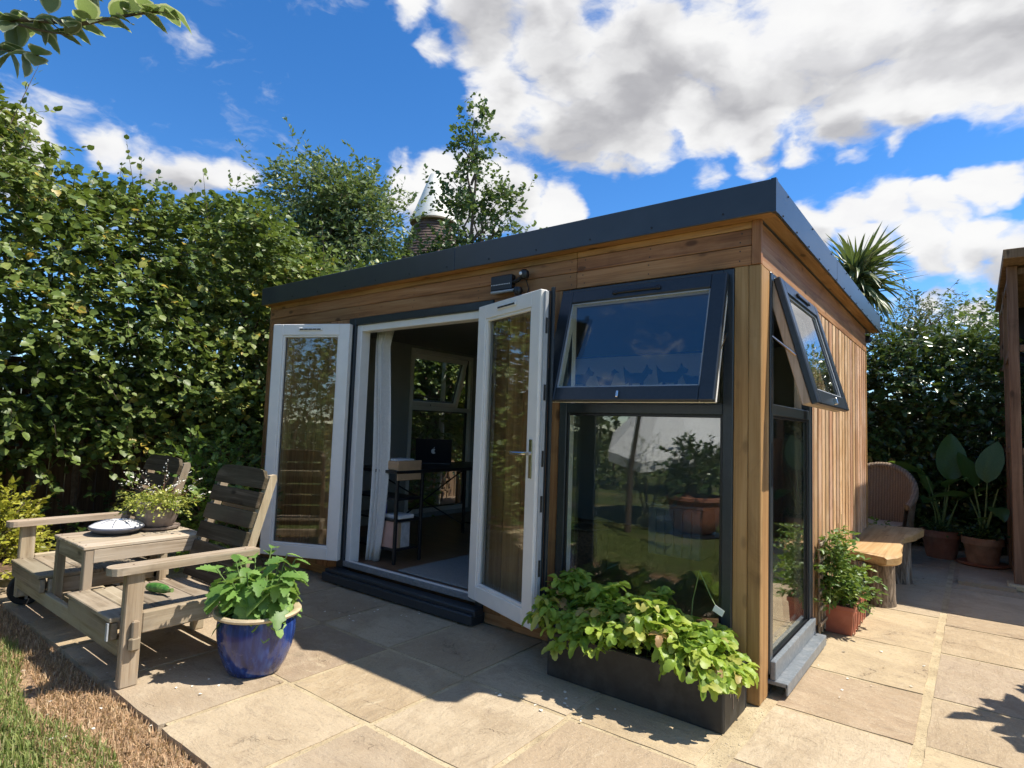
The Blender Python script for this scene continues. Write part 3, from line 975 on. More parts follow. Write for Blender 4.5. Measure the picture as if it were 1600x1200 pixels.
# header boards on the side
part('header_board', (-.045, .018, 2.113), (-.004, YB - .01, 2.208), 'cladding_y', bevel=.003)
part('header_board', (-.045, .018, 2.211), (-.012, YB - .01, 2.338), 'cladding_y', bevel=.003)
nail = MB().lathe([(0.0001, 0.0015), (.0035, .001), (.004, 0)], 7).mesh('nail', 'black_metal')
for xx in (-4.40, -3.75, -3.15, -2.50, -1.85, -1.11, -1.02, -.60, -.10):
    for zz in (2.14, 2.19, 2.235, 2.28):
        link('nail', nail, room, (xx + random.uniform(-.01, .01), -.004, zz), (R(90), 0, 0))
# corner posts
part('corner_post', (-.131, -.002, .0), (-.062, .035, 2.112), 'post_wood', bevel=.003)
part('corner_post', (-.0605, -.004, .0), (.0, .040, 2.112), 'post_wood', bevel=.004)
part('corner_post', (-.055, .0405, .0), (-.002, .148, 2.112), 'post_wood', bevel=.003)
part('corner_post', (XL - .004, -.006, .0), (XL + .018, .06, 2.338), 'cladding_z', bevel=.003)
# front cladding boards
def boards(x0, x1, n, z0, z1):
    wd = (x1 - x0) / n
    for i in range(n):
        part('cladding_board', (x0 + i * wd + .0015, random.uniform(-.003, -.0005), z0), (x0 + (i + 1) * wd - .0015, .019, z1), 'cladding_z', bevel=.003)
boards(XL + .02, -3.268, 9, .07, 2.112)
boards(-1.712, -1.168, 4, .07, 2.112)
part('plinth_board', (XL + .02, .004, .004), (-3.27, .019, .068), 'cladding_x')
part('plinth_board', (-1.70, .004, .004), (-1.17, .019, .068), 'cladding_x')
# side slats
ns = 19
pitch = (3.60 - 1.115) / ns
slat_me = MB().box((-.040, 0, .06), (-.006, .094, 2.112), .004).mesh('slat', 'slat_wood')
for i in range(ns):
    link('slat', slat_me, room, (random.uniform(-.002, .001), 1.115 + i * pitch, 0))
part('corner_trim', (-.05, 3.60, .0), (-.006, YB + .004, 2.112), 'cladding_z', bevel=.002)
# left side and rear cladding
part('side_cladding', (XL - .02, .062, .02), (XL - .002, LW[0] - .05, 2.33), 'cladding_z')
part('side_cladding', (XL - .02, LW[1] + .05, .02), (XL - .002, YB, 2.33), 'cladding_z')
part('rear_cladding', (XL, YB + .003, .02), (-.055, YB + .02, 2.33), 'cladding_z')
part('gutter', (-.4, YB + .06, 2.22), (.03, YB + .13, 2.29), 'black_plastic', bevel=.02)


# generic window ---------------------------------------------------------------
def frame_ring(b, u0, u1, v0, v1, t, y0, y1, bevel=.004):
    b.box((u0, y0, v0), (u0 + t, y1, v1), bevel)
    b.box((u1 - t, y0, v0), (u1, y1, v1), bevel)
    b.box((u0 + t, y0 + .0005, v0), (u1 - t, y1 - .0005, v0 + t), bevel)
    b.box((u0 + t, y0 + .0005, v1 - t), (u1 - t, y1 - .0005, v1), bevel)
    return b


def make_window(w, z0, z1, ztr, M, open_deg, outer='anthracite', inner='white_paint'):
    """local frame: x along wall 0..w, y inward, z up; M maps to the room"""
    b = MB()
    frame_ring(b, 0, w, z0, z1, .052, -.006, .040)
    b.box((.052, -.004, ztr), (w - .052, .0395, ztr + .058), .004)
    win = b.xf(M).build('window', outer, room)
    b = MB()
    frame_ring(b, .004, w - .004, z0 + .004, z1 - .004, .048, .0405, .085)
    b.box((.052, .041, ztr + .003), (w - .052, .0845, ztr + .055), .004)
    b.xf(M).build('inner_frame', inner, win)
    MB().box((.045, .012, z0 + .045), (w - .045, .032, ztr + .01)).xf(M).build('pane', 'glass', win)
    b = MB()
    frame_ring(b, .052, w - .052, z0 + .052, ztr, .014, .004, .012, .002)
    b.xf(M).build('glazing_bead', 'black_plastic' if outer == 'anthracite' else outer, win)
    # top hung sash, hinge along its top edge
    h = z1 - .03 - (ztr + .03)
    H = M @ Matrix.Translation((0, -.012, z1 - .03)) @ Matrix.Rotation(R(-open_deg), 4, 'X')
    b = MB()
    frame_ring(b, .022, w - .022, -h, 0, .078, -.030, .004, .005)
    sash = b.xf(H).build('sash', outer, win)
    b = MB()
    frame_ring(b, .032, w - .032, -h + .01, -.01, .062, .0045, .048, .004)
    b.xf(H).build('sash_inner', inner, win)
    MB().box((.09, -.012, -h + .07), (w - .09, .010, -.07)).xf(H).build('pane', 'glass', win)
    b = MB()
    frame_ring(b, .099, w - .099, -h + .077, -.077, .010, -.019, -.0125, .002)
    b.xf(H).build('glazing_bead', 'grey_paint', win)
    # trickle vent on the head of the sash
    b = MB().box((w * .5 - .13, -.040, -.052), (w * .5 + .13, -.031, -.036), .004)
    b.box((w * .5 - .145, -.044, -.056), (w * .5 - .115, -.0305, -.032), .005).box((w * .5 + .115, -.044, -.056), (w * .5 + .145, -.0305, -.032), .005)
    b.xf(H).build('vent', 'black_plastic', win)
    # friction stays
    for xx in (.03, w - .034):
        p0 = M @ Vector((xx, .01, z1 - .32))
        p1 = H @ Vector((xx, .006, -h * .62))
        MB().tube([p0, p1], .006, 6).build('stay', 'chrome', win)
    MB().box((w * .48, -.05, -h + .012), (w * .48 + .015, .05, -h + .05), .004).xf(H).build('handle', 'chrome', win)
    return win


M_front = Matrix.Translation((-1.165, 0, 0))
fw_ = make_window(1.032, .10, 2.108, 1.362, M_front, 15.5)
# side window: local x runs along +Y, y inward is -X
M_side = Matrix(((0, -1, 0, 0), (1, 0, 0, .150), (0, 0, 1, 0), (0, 0, 0, 1)))
sw_ = make_window(.945, .10, 2.108, 1.372, M_side, 15.5, inner='sill_wood')
# left wall window: local x runs along -Y (seen from outside), y inward is +X
M_left = Matrix(((0, 1, 0, XL - .01), (-1, 0, 0, 2.86), (0, 0, 1, 0), (0, 0, 0, 1)))
lw_ = make_window(1.10, .20, 2.17, 1.43, M_left, 16)
# metal sills below the side window and the front window
b = MB().box((-.01, .155, .055), (.085, 1.10, .075), .003).box((.075, .155, .018), (.086, 1.10, .0745), .003)
b.box((.004, .156, .0755), (.030, 1.096, .165), .004)
b.build('sill', 'sill_metal', room)
b = MB().box((-1.17, -.055, .055), (-.133, .01, .075), .003).box((-1.17, -.056, .02), (-.133, -.046, .0745), .003)
b.build('sill', 'anthracite', room)
part('jamb_trim', (-.012, 1.096, .02), (.010, 1.113, 2.112), 'anthracite', bevel=.002)
part('plinth_board', (-.05, .15, .002), (-.012, 3.6, .055), 'membrane_black')

# door frame ---------------------------------------------------------------------
b = MB()
b.box((-3.262, -.012, .02), (-3.178, .055, 2.112), .004).box((-1.775, -.012, .02), (-1.716, .055, 2.112), .004)
b.box((-3.178, -.011, 2.055), (-1.775, .054, 2.112), .004)
dframe = b.build('door_frame', 'anthracite', room)
b = MB()
b.box((-3.178, .010, FZ), (-3.118, .10, 2.055), .004).box((-1.835, .010, FZ), (-1.775, .10, 2.055), .004)
b.box((-3.118, .011, 2.000), (-1.835, .099, 2.055), .004)
b.build('inner_frame', 'white_paint', dframe)
MB().box((-3.178, -.010, FZ - .03), (-1.775, .058, FZ + .012), .004).build('threshold', 'sill_metal', dframe)
MB().box((-3.115, .0, FZ + .0125), (-1.838, .022, FZ + .020), .002).build('threshold_strip', 'white_paint', dframe)
b = MB().box((-3.275, -.105, .055), (-1.695, -.0125, .10), .006).box((-3.275, -.135, .012), (-1.695, -.1055, .075), .006).box((-3.26, -.10, .0), (-1.71, -.0, .054))
b.build('door_sill', 'anthracite', room)
hinge = MB().box((-.012, -.016, -.045), (.012, .0, .045), .004).mesh('hinge', 'chrome')
for z in (.42, .86, 1.42, 1.86):
    link('hinge', hinge, dframe, (-3.205, -.013, z))
    link('hinge', hinge, dframe, (-1.735, -.013, z))


def make_door(M, sgn, w=.712):
    """leaf in local coords: hinge at x=0, runs to sgn*w, inside faces +y"""
    z0, z1, st = .165, 2.055, .092
    def X(a): return sgn * a
    b = MB()
    for (a0, a1, c0, c1) in ((0, st, z0, z1), (w - st, w, z0, z1), (st, w - st, z0, z0 + st), (st, w - st, z1 - st, z1)):
        b.box((X(a0), .0, c0), (X(a1), .050, c1), .004)
    leaf = b.xf(M).build('door', 'white_paint', room)
    b = MB()
    for (a0, a1, c0, c1) in ((0, st, z0, z1), (w - st, w, z0, z1), (st, w - st, z0, z0 + st), (st, w - st, z1 - st, z1)):
        b.box((X(a0), -.022, c0 + .001), (X(a1), -.0005, c1 - .001), .003)
    b.xf(M).build('outer_skin', 'anthracite', leaf)
    b = MB()
    for (a0, a1, c0, c1) in ((st, st + .016, z0 + st, z1 - st), (w - st - .016, w - st, z0 + st, z1 - st), (st + .016, w - st - .016, z0 + st, z0 + st + .016), (st + .016, w - st - .016, z1 - st - .016, z1 - st)):
        b.box((X(a0), .020, c0), (X(a1), .042, c1), .003)
    b.xf(M).build('glazing_bead', 'white_paint', leaf)
    MB().box((X(st - .01), .002, z0 + st - .01), (X(w - st + .01), .018, z1 - st + .01)).xf(M).build('pane', 'glass', leaf)
    # rebate lip and lock strip on the free edge
    MB().box((X(w + .0005), .004, z0 + .01), (X(w + .018), .030, z1 - .01), .003).xf(M).build('edge_strip', 'grey_paint', leaf)
    MB().box((X(w - .004), -.040, z0 - .005), (X(w + .022), -.0225, z1 + .02), .003).xf(M).build('weather_strip', 'anthracite', leaf)
    b = MB()
    for zz in (.45, .80, 1.05, 1.42, 1.80):
        b.box((X(w + .0185), .010, zz), (X(w + .022), .024, zz + .09), .001)
    b.xf(M).build('lock_plate', 'black_metal', leaf)
    # trickle vent near the top
    b = MB().box((X(w * .5 - .11), .0505, z1 - .058), (X(w * .5 + .11), .060, z1 - .030), .006)
    v_ = b.xf(M).build('vent', 'white_paint', leaf)
    b = MB()
    for q in range(5):
        a0 = w * .5 - .095 + q * .039
        b.box((X(a0), .0602, z1 - .050), (X(a0 + .034), .0625, z1 - .040))
    b.xf(M).build('vent_slot', 'black_plastic', leaf)
    return leaf


M_l = Matrix.Translation((-3.185, -.030, 0)) @ Matrix.Rotation(R(-156), 4, 'Z')
make_door(M_l, 1.0, .705)
M_r = Matrix.Translation((-1.765, -.030, 0)) @ Matrix.Rotation(R(161), 4, 'Z')
rd = make_door(M_r, -1.0, .705)
wd = .705
b = MB().box((-(wd - .030), .0505, .98), (-(wd - .062), .058, 1.20), .008)
b.xf(M_r).build('handle_plate', 'chrome', rd)
b = MB().tube([(-(wd - .046), .058, 1.12), (-(wd - .046), .095, 1.12), (-(wd - .056), .103, 1.12), (-(wd - .175), .106, 1.118)], [.011, .010, .010, .008], 8)
b.xf(M_r).build('handle', 'chrome', rd, True)

# ------------------------------------------------------------------ inside the room
curtain = MB()
cv = []
nc, nr = 40, 14
for j in range(nr + 1):
    q = j / nr
    for i in range(nc + 1):
        u = i / nc
        wdt = 0.13 + 0.05 * math.sin(q * 3.0) + (0.05 if j == nr else 0)
        x = -3.135 + u * wdt + 0.02 * math.sin(q * 5)
        y = .20 + .032 * math.sin(u * 26 + q * 1.2) + .012 * math.sin(u * 47 + 2)
        cv.append((x, y, FZ + .005 + (2.03 - FZ) * q))
curtain.v = cv
for j in range(nr):
    for i in range(nc):
        a = j * (nc + 1) + i
        curtain.f.append((a, a + 1, a + nc + 2, a + nc + 1))
o = curtain.build('curtain', 'curtain_cloth', None, True)
sm = o.modifiers.new('solid', 'SOLIDIFY'); sm.thickness = .003
tag(o, 'pale linen curtain gathered at the left side of the doorway', 'curtain')
o = MB().box((-2.65, .10, FZ + .001), (-1.55, 1.55, FZ + .014), .005).build('rug', 'rug_wool')
tag(o, 'light grey rug on the wooden floor just inside the doors', 'rug')

desk = thing('desk', 'black desk with shelf end and crossed braces under the window', 'desk', (-3.12, .85, FZ))
def dpart(name, a, b_, material='black_metal', bevel=.002):
    return MB().box(a, b_, bevel).build(name, material, desk)
dpart('desk_top', (-.34, -.66, .715), (.30, .85, .740), 'black_plastic')
for (x, y) in ((-.32, -.64), (.27, -.64), (-.32, .81), (.27, .81), (-.32, -.37), (.27, -.37)):
    dpart('leg', (x, y, 0), (x + .024, y + .024, .7145))
for z in (.10, .33, .50):
    dpart('shelf', (-.31, -.625, z), (.285, -.36, z + .018), 'black_plastic')
for (p, q) in (((-.308, -.33, .10), (-.308, .80, .66)), ((-.308, -.33, .66), (-.308, .80, .10)), ((.282, .80, .12), (-.31, .80, .12))):
    MB().tube([p, q], .007, 6).build('brace', 'black_metal', desk)
lap = thing('laptop', 'open black laptop on the desk in front of the window', 'laptop', (-3.36, 1.14, FZ + .7405), R(42))
MB().box((-.17, -.12, 0), (.17, .12, .016), .004).build('base', 'black_plastic', lap)
ML = Matrix.Translation((0, .12, .012)) @ Matrix.Rotation(R(18), 4, 'X')
b = MB().box((-.17, -.004, 0), (.17, .006, .24), .004).xf(Matrix.Translation((0, -.23, 0)) @ ML)
lid = b.build('lid', 'black_plastic', lap)
# pale logo on the lid: bitten round fruit with a leaf
pol = []
for k in range(28):
    a = 2 * math.pi * k / 28
    r = .024 * (1 - .12 * math.cos(2 * a) * 0.5)
    x, z = r * math.cos(a), r * math.sin(a)
    if x > .012 and abs(z - .003) < .014:
        x = .012 - .004 * math.cos((z - .003) / .014 * 1.57)
    pol.append((z + .12, x))
b = MB().prism(pol, 1, -.0052, -.0044)
b.prism([(.147, .0), (.155, .009), (.163, .010), (.156, .001)], 1, -.0052, -.0044)
b.xf(Matrix.Translation((0, -.23, 0)) @ ML).build('logo', 'logo_pale', lap)
o = MB().box((-3.02, .21, FZ + .741), (-2.83, .46, FZ + .815), .006).box((-2.834, .205, FZ + .66), (-2.822, .465, FZ + .82), .006).build('document_box', 'cardboard')
tag(o, 'tan cardboard document box overhanging the end of the desk', 'box')
o = MB().box((-3.05, .23, FZ + .8155), (-2.88, .43, FZ + .828), .001).build('paper_stack', 'paper')
tag(o, 'thin stack of papers on the tan box', 'paper')
for i, (y0, y1, hh, mm, lb) in enumerate(((.235, .275, .21, 'book_pink', 'pink spined book at the left of the bottom desk shelf'), (.278, .305, .20, 'cardboard', 'tan book in the middle of the bottom desk shelf'), (.308, .40, .20, 'book_grey', 'thick grey box file at the right of the bottom desk shelf'))):
    o = MB().box((-3.05, y0, FZ + .1185), (-2.86, y1, FZ + .1185 + hh), .003).build('book', mm)
    tag(o, lb, 'book')
o = MB().box((-3.02, .26, FZ + .3485), (-2.84, .42, FZ + .378), .004).build('notebook', 'paper')
tag(o, 'white notebook lying on the middle desk shelf', 'book')
o = MB().box((-3.10, .24, FZ + .3485), (-3.03, .30, FZ + .47), .008).build('storage_tin', 'book_purple')
tag(o, 'small purple tin on the middle desk shelf', 'tin')

# patterned textile on the back wall, seen through the tilted window
tex = thing('wall_hanging', 'blue and white animal print textile on the back wall', 'wall hanging', (-2.45, YB - .085, 1.62))
MB().box((-1.05, 0, 0), (1.05, .012, .62), .002).build('cloth', 'textile_white', tex)
b = MB()
b.box((-1.03, -.003, .56), (1.03, -.0005, .60)).box((-1.03, -.003, .02), (1.03, -.0005, .05)).box((-1.03, -.003, .05), (-.99, -.0005, .56)).box((.99, -.003, .05), (1.03, -.0005, .56))
b.build('border', 'textile_blue', tex)
fr_me = MB().box((0, -.002, 0), (.022, .004, .11)).mesh('fringe', 'textile_blue')
for i in range(44):
    link('fringe', fr_me, tex, (-1.04 + i * .048, 0, .63))
QUAD = [(0, .10), (.05, .12), (.05, .0), (.08, .0), (.09, .11), (.19, .11), (.20, .0), (.23, .0), (.24, .13), (.30, .20), (.34, .20), (.36, .24), (.30, .27), (.28, .31), (.26, .27), (.22, .22), (.06, .22), (0, .26), (-.03, .30), (-.02, .20)]
BIRD = [(0, .10), (.06, .05), (.08, .0), (.12, .0), (.11, .05), (.17, .09), (.20, .16), (.22, .22), (.28, .23), (.22, .27), (.18, .25), (.15, .17), (.08, .17), (-.04, .20)]
for i, xx in enumerate((-.90, -.47, -.10, .33, .66)):
    pl = BIRD if i in (1, 4) else QUAD
    b = MB()
    b.prism([(.10 + q * 1.15, xx + p) for p, q in pl], 1, -.004, -.0005)
    b.build('animal_motif', 'textile_blue', tex)

bas = thing('woven_basket', 'round woven basket stool behind the lower front window', 'basket', (-1.6, 1.1, FZ))
MB().lathe([(.13, 0), (.16, .05), (.165, .25), (.155, .34), (.165, .36), (.15, .37), (.145, .30), (.001, .29)], 24).build('body', 'basket', bas, True)
MB().lathe([(.16, .345), (.172, .355), (.165, .372), (.15, .366)], 24).build('handle', 'twig', bas, True)
cab = thing('grey_chest', 'pale grey painted chest standing behind the lower front window', 'chest', (-1.35, 2.4, FZ))
MB().box((-.25, -.18, 0), (.25, .18, .44), .01).build('body', 'grey_paint', cab)
for k_ in range(6):
    MB().box((-.245 + k_ * .083, -.192, .02), (-.245 + k_ * .083 + .075, -.1805, .42), .003).build('slat', 'grey_paint', cab)
MB().box((-.27, -.20, .4405), (.27, .20, .47), .008).build('lid', 'grey_paint', cab)

# ------------------------------------------------------------------ solar security lamp on the header
lamp = thing('security_lamp', 'black solar security lamp fixed to the header board above the doors', 'lamp', (-1.55, -.004, 2.20))
MB().box((-.155, -.055, -.045), (.02, -.006, .055), .006).build('solar_panel', 'black_plastic', lamp)
MB().box((-.15, -.060, -.062), (.06, -.030, -.047), .004).build('lamp_head', 'grey_paint', lamp)
b = MB().tube([(.0, -.03, .0), (.07, -.045, .005), (.115, -.05, .03)], .012, 8)
b.build('arm', 'black_plastic', lamp, True)
MB().lathe([(.001, -.03), (.024, -.028), (.033, -.005), (.030, .018), (.014, .032), (.001, .034)], 16, (.125, -.055, .035)).build('sensor_head', 'black_plastic', lamp, True)
MB().lathe([(.001, -.03), (.022, -.026), (.032, .0), (.026, .022), (.001, .03)], 16, (.075, -.05, -.065)).build('sensor_dome', 'black_plastic', lamp, True)
MB().lathe([(.001, .008), (.010, .004), (.012, 0)], 10).xf(Matrix.Translation((.120, -.088, .035)) @ Matrix.Rotation(R(90), 4, 'X')).build('lens', 'ceramic_white', lamp)
led = MB().box((0, -.002, 0), (.007, 0, .005)).mesh('led', 'ceramic_white')
for i in range(12):
    link('led', led, lamp, (-.145 + i * .0135, -.0552, -.010))
MB().tube([(.09, -.02, -.09), (.12, -.012, -.10), (.13, -.01, -.05), (.115, -.02, .01)], .004, 6).build('cable', 'rubber', lamp, True)

# ------------------------------------------------------------------ companion bench (two seats, table between)
bench = thing('companion_bench', 'weathered wooden double seat with a slatted table between the two chairs', 'bench', (-3.2, -1.5, 0))
BX = -3.2
BY = -1.5
def bp(name, a, b_, material, bevel=.004, mtx=None):
    bb = MB().box((a[0] - BX, a[1] - BY, a[2]), (b_[0] - BX, b_[1] - BY, b_[2]), bevel)
    if mtx is not None:
        bb.xf(mtx)
    return bb.build(name, material, bench)
# outer front legs
bp('leg', (-2.348, -1.875, .0), (-2.300, -1.795, .522), 'bench_z', .006)
bp('leg', (-4.075, -1.875, .07), (-4.028, -1.795, .522), 'bench_z', .006)
# rear stumps
for x in (-2.40, -2.90, -3.50, -3.99):
    bp('leg', (x, -1.30, .0 if x > -3.2 else .05), (x + .045, -1.235, .30), 'bench_z', .005)
# armrests with a rounded nose
for x0, x1 in ((-2.385, -2.275), (-4.10, -3.99)):
    pl = []
    n = 7
    xm, hw = (x0 + x1) / 2 - BX, (x1 - x0) / 2
    for k in range(n + 1):
        a = math.pi * k / n
        pl.append((xm + hw * math.cos(a), -1.905 - BY - .045 * math.sin(a)))
    pl += [(xm - hw * .85, -1.235 - BY), (xm + hw * .85, -1.235 - BY)]
    b = MB().prism(pl, 2, .522, .556)
    b.build('armrest', 'bench_y', bench)
# side rails
bp('side_rail', (-2.345, -1.7945, .232), (-2.305, -1.20, .332), 'bench_y', .006)
bp('side_rail', (-4.07, -1.7945, .232), (-4.033, -1.20, .332), 'bench_y', .006)
bp('side_rail', (-2.945, -1.86, .20), (-2.905, -1.20, .29), 'bench_y', .006)
bp('side_rail', (-3.495, -1.86, .20), (-3.455, -1.20, .29), 'bench_y', .006)
# peg through the right leg
bp('peg', (-2.2995, -1.845, .20), (-2.272, -1.815, .305), 'bench_z', .006)
bp('peg', (-2.2995, -1.855, .165), (-2.268, -1.805, .235), 'bench_z', .012)
# seats: slats running across, front apron
for x0, x1 in ((-2.955, -2.352), (-4.025, -3.445)):
    bp('apron', (x0, -1.905, .215), (x1, -1.877, .292), 'bench_x', .004)
    nsl = 6
    for k in range(nsl):
        ya = -1.915 + k * .112
        bp('seat_slat', (x0, ya, .296 + random.uniform(-.002, .002) - k * .004), (x1, ya + .104, .318 - k * .004), 'bench_x', .004)
# lower front beam joining both seats
bp('front_beam', (-4.03, -1.8765, .135), (-2.352, -1.846, .214), 'bench_x', .005)
bp('rear_beam', (-4.02, -1.27, .14), (-2.36, -1.2355, .20), 'bench_x', .005)
# table between
for k in range(5):
    xa = -3.435 + k * .1
    bp('table_slat', (xa, -1.86, .527), (xa + .093, -1.225, .548), 'bench_y', .004)
for y in (-1.845, -1.29):
    bp('table_apron', (-3.385, y, .445), (-2.99, y + .025, .5265), 'bench_x', .003)
for x in (-3.41, -2.965):
    bp('table_apron', (x, -1.81, .455), (x + .022, -1.27, .5265), 'bench_y', .003)
for x, y in ((-3.43, -1.85), (-2.99, -1.85), (-3.43, -1.29), (-2.99, -1.29)):
    bp('table_leg', (x, y, .13), (x + .044, y + .044, .526), 'bench_z', .004)
# reclining backs: slats tilted, on two uprights
for xc in (-2.655, -3.745):
    Mb = Matrix.Translation((xc - BX, -1.325 - BY, .25)) @ Matrix.Rotation(R(-16), 4, 'X')
    for sx in (-1, 1):
        b = MB()
        xs = sx * .262
        b.prism([(-.02, -.03), (.028, -.03), (.028, .70), (.015, .725), (-.02, .71)], 0, xs - .02, xs + .02)
        b.xf(Mb).build('back_upright', 'bench_z', bench)
    for k in range(6):
        z0 = .07 + k * .112
        b = MB()
        if k < 5:
            b.box((-.275, -.0445, z0), (.275, -.0205, z0 + .092), .004)
        else:
            pl = [(-.0, -.275), (0, .275)]
            top = []
            for q in range(13):
                u = -1 + 2 * q / 12
                top.append((.092 + .022 * (1 - u ** 4) - (.03 if abs(u) > .9 else 0), -.275 * u * -1))
            poly = [(z0 + p, x) for p, x in ([(0.0, .275), (0.0, -.275)] + top)]
            b.prism(poly, 1, -.0445, -.0205)
        b.xf(Mb).build('back_slat', 'bench_shaded', bench)
    b = MB().box((-.24, .029, .50), (.24, .05, .56), .004).xf(Mb).build('back_rail', 'bench_z', bench)
# transport wheels on the left end
wm = Matrix.Translation((-4.10 - BX, -1.80 - BY, .105)) @ Matrix.Rotation(R(90), 4, 'Y')
whl = MB().lathe([(.070, -.018), (.098, -.020), (.104, -.012), (.104, .012), (.098, .020), (.070, .018), (.070, -.018)], 28).xf(wm).build('wheel', 'rubber', bench, True)
b = MB().lathe([(.014, -.022), (.018, -.018), (.018, .018), (.014, .022)], 12)
for k in range(5):
    a = k * 2 * math.pi / 5
    b.tube([(.015 * math.cos(a), .015 * math.sin(a), 0), (.075 * math.cos(a), .075 * math.sin(a), 0)], .009, 6)
b.xf(wm).build('hub', 'grey_paint', whl)
wm2 = Matrix.Translation((-4.10 - BX, -1.28 - BY, .105)) @ Matrix.Rotation(R(90), 4, 'Y')
MB().lathe([(.070, -.018), (.098, -.020), (.104, -.012), (.104, .012), (.098, .020), (.070, .018), (.070, -.018)], 28).xf(wm2).build('wheel', 'rubber', bench, True)
MB().box((-2.375 - BX, -1.922 - BY, .216), (-2.353 - BX, -1.9155 - BY, .295)).build('bracket', 'grey_paint', bench)

bscrew = MB().lathe([(0.0001, 0.0012), (.0045, .001), (.005, 0)], 8).mesh('screw', 'rusty_steel')
for xx, yy, zz in ((-2.33, -1.84, .5562), (-2.32, -1.30, .5562), (-4.045, -1.84, .5562), (-4.045, -1.30, .5562)):
    link('screw', bscrew, bench, (xx - BX, yy - BY, zz))
for k in range(5):
    for yy in (-1.835, -1.26):
        link('screw', bscrew, bench, (-3.39 + k * .1 - BX, yy - BY, .5482))
for k in range(6):
    for xx in (-2.925, -2.38, -3.995, -3.475):
        link('screw', bscrew, bench, (xx - BX, -1.863 + k * .112 - BY, .3205 - k * .004))

# courgette left on the right seat
cg = thing('courgette', 'small green courgette lying on the right hand seat', 'vegetable', (-2.66, -1.60, .337))
pts, rad = [], []
for k in range(12):
    q = k / 11
    pts.append((-.075 + .16 * q, -.02 + .05 * q + .006 * math.sin(q * 3), .003 * math.sin(q * 3.1)))
    rad.append([.004, .018, .022, .024, .025, .025, .025, .024, .023, .021, .016, .011][k])
MB().tube(pts, rad, 14).build('body', 'courgette', cg, True)
MB().tube([(.085, .03, .0), (.098, .034, .003), (.108, .038, .004)], [.011, .010, .012], 8).build('stalk', 'stem_green', cg, True)

# lidded white dish on the table
dish = thing('ceramic_dish', 'flattened white ceramic vessel with dark lines on the bench table', 'vessel', (-3.26, -1.60, .5485))
MB().lathe([(.055, 0), (.09, .006), (.13, .026), (.142, .040), (.139, .050), (.11, .066), (.07, .077), (.035, .080), (.030, .072), (.001, .070)], 40).build('body', 'ceramic_white', dish, True)
MB().lathe([(.1425, .034), (.1440, .040), (.1405, .047)], 40).build('seam', 'ceramic_dark', dish, True)
MB().lathe([(.048, 0), (.091, .0055), (.131, .0255), (.1425, .037)], 40).xf(Matrix.Translation((0, 0, -.0008))).build('underside', 'ceramic_dark', dish, True)
for k in range(9):
    a = k * 2 * math.pi / 9 + .2
    pp = [(r * math.cos(a), r * math.sin(a), z) for r, z in ((.036, .0806), (.07, .0778), (.11, .0668), (.138, .0508))]
    MB().tube(pp, [.002, .003, .003, .002], 5).build('line', 'ceramic_dark', dish)


def pot_shell(prof_out, wall, seg, name, material, parent, depth=None, smooth=True):
    """closed pot: outer profile bottom->rim, then an inner wall"""
    inner = [(max(.01, r - wall), z) for r, z in reversed(prof_out) if z > wall * 2]
    prof = [(.001, 0)] + prof_out + inner + [(.001, inner[-1][1])]
    return MB().lathe(prof, seg).build(name, material, parent, smooth)


def soil_disc(r, z, parent):
    b = MB().lathe([(.001, z + .012), (r * .5, z + .010), (r * .9, z), (r, z - .01)], 24, wob=.02)
    return b.build('soil', 'soil', parent, True)


tp = thing('stoneware_pot', 'embossed stoneware pot of yellow green trailing plants on the bench table', 'flower pot', (-3.28, -1.37, .5485))
MB().lathe([(.001, .004), (.10, 0), (.128, .010), (.132, .022), (.120, .018), (.001, .014)], 32).build('saucer', 'stoneware', tp, True)
pot_shell([(.082, .016), (.10, .035), (.118, .085), (.124, .135), (.122, .150), (.132, .156), (.133, .172), (.124, .178)], .012, 32, 'pot', 'stoneware', tp)
soil_disc(.112, .155, tp)
n = 260
P = np.stack([rng.normal(0, .06, n), rng.normal(0, .05, n), np.full(n, .16)], 1)
D = np.stack([rng.normal(0, .75, n), rng.normal(0, .75, n), rng.uniform(.15, 1.0, n)], 1)
L = rng.uniform(.07, .24, n)
fo = spray_leaves(P, D, L, 14, .022, LEAF4, droop=.55, up=.8, jitter=.7)
foliage_object('foliage', fo, 'leaf_sedum', tp)
V, T = twig_mesh(P, D, L, .0016, .55)
stuff(link('stems', fast_mesh('stems', V, T, 'stem_green'), tp))
n = 26
P2 = np.stack([rng.normal(0, .05, n), rng.normal(0, .05, n), np.full(n, .17)], 1)
D2 = np.stack([rng.normal(-.2, .7, n), rng.normal(0, .5, n), rng.uniform(.4, 1.0, n)], 1)
L2 = rng.uniform(.16, .30, n)
V, T = twig_mesh(P2, D2, L2, .0012, .2)
stuff(link('flower_stems', fast_mesh('flower_stems', V, T, 'stem_red'), tp))
fo = spray_leaves(P2 + unit(D2) * L2[:, None] * .5, D2, L2 * .5, 7, .016, LEAF4, droop=.2, jitter=.9, tint0=np.full(n, .95))
foliage_object('flowers', fo, 'petal', tp)

# ------------------------------------------------------------------ blue glazed pot with leafy plant
bpot = thing('blue_pot', 'cobalt blue glazed pot of bright green leafy plant beside the bench', 'flower pot', (-2.075, -1.345, 0))
pot_shell([(.112, 0), (.124, .008), (.148, .05), (.170, .11), (.184, .18), (.188, .235), (.184, .265), (.182, .278)], .014, 48, 'pot', 'blue_glaze', bpot)
MB().lathe([(.170, .272), (.186, .2785), (.205, .285), (.210, .296), (.203, .304), (.186, .304), (.172, .296), (.168, .280)], 48).build('rim', 'rim_glaze', bpot, True)
soil_disc(.166, .262, bpot)


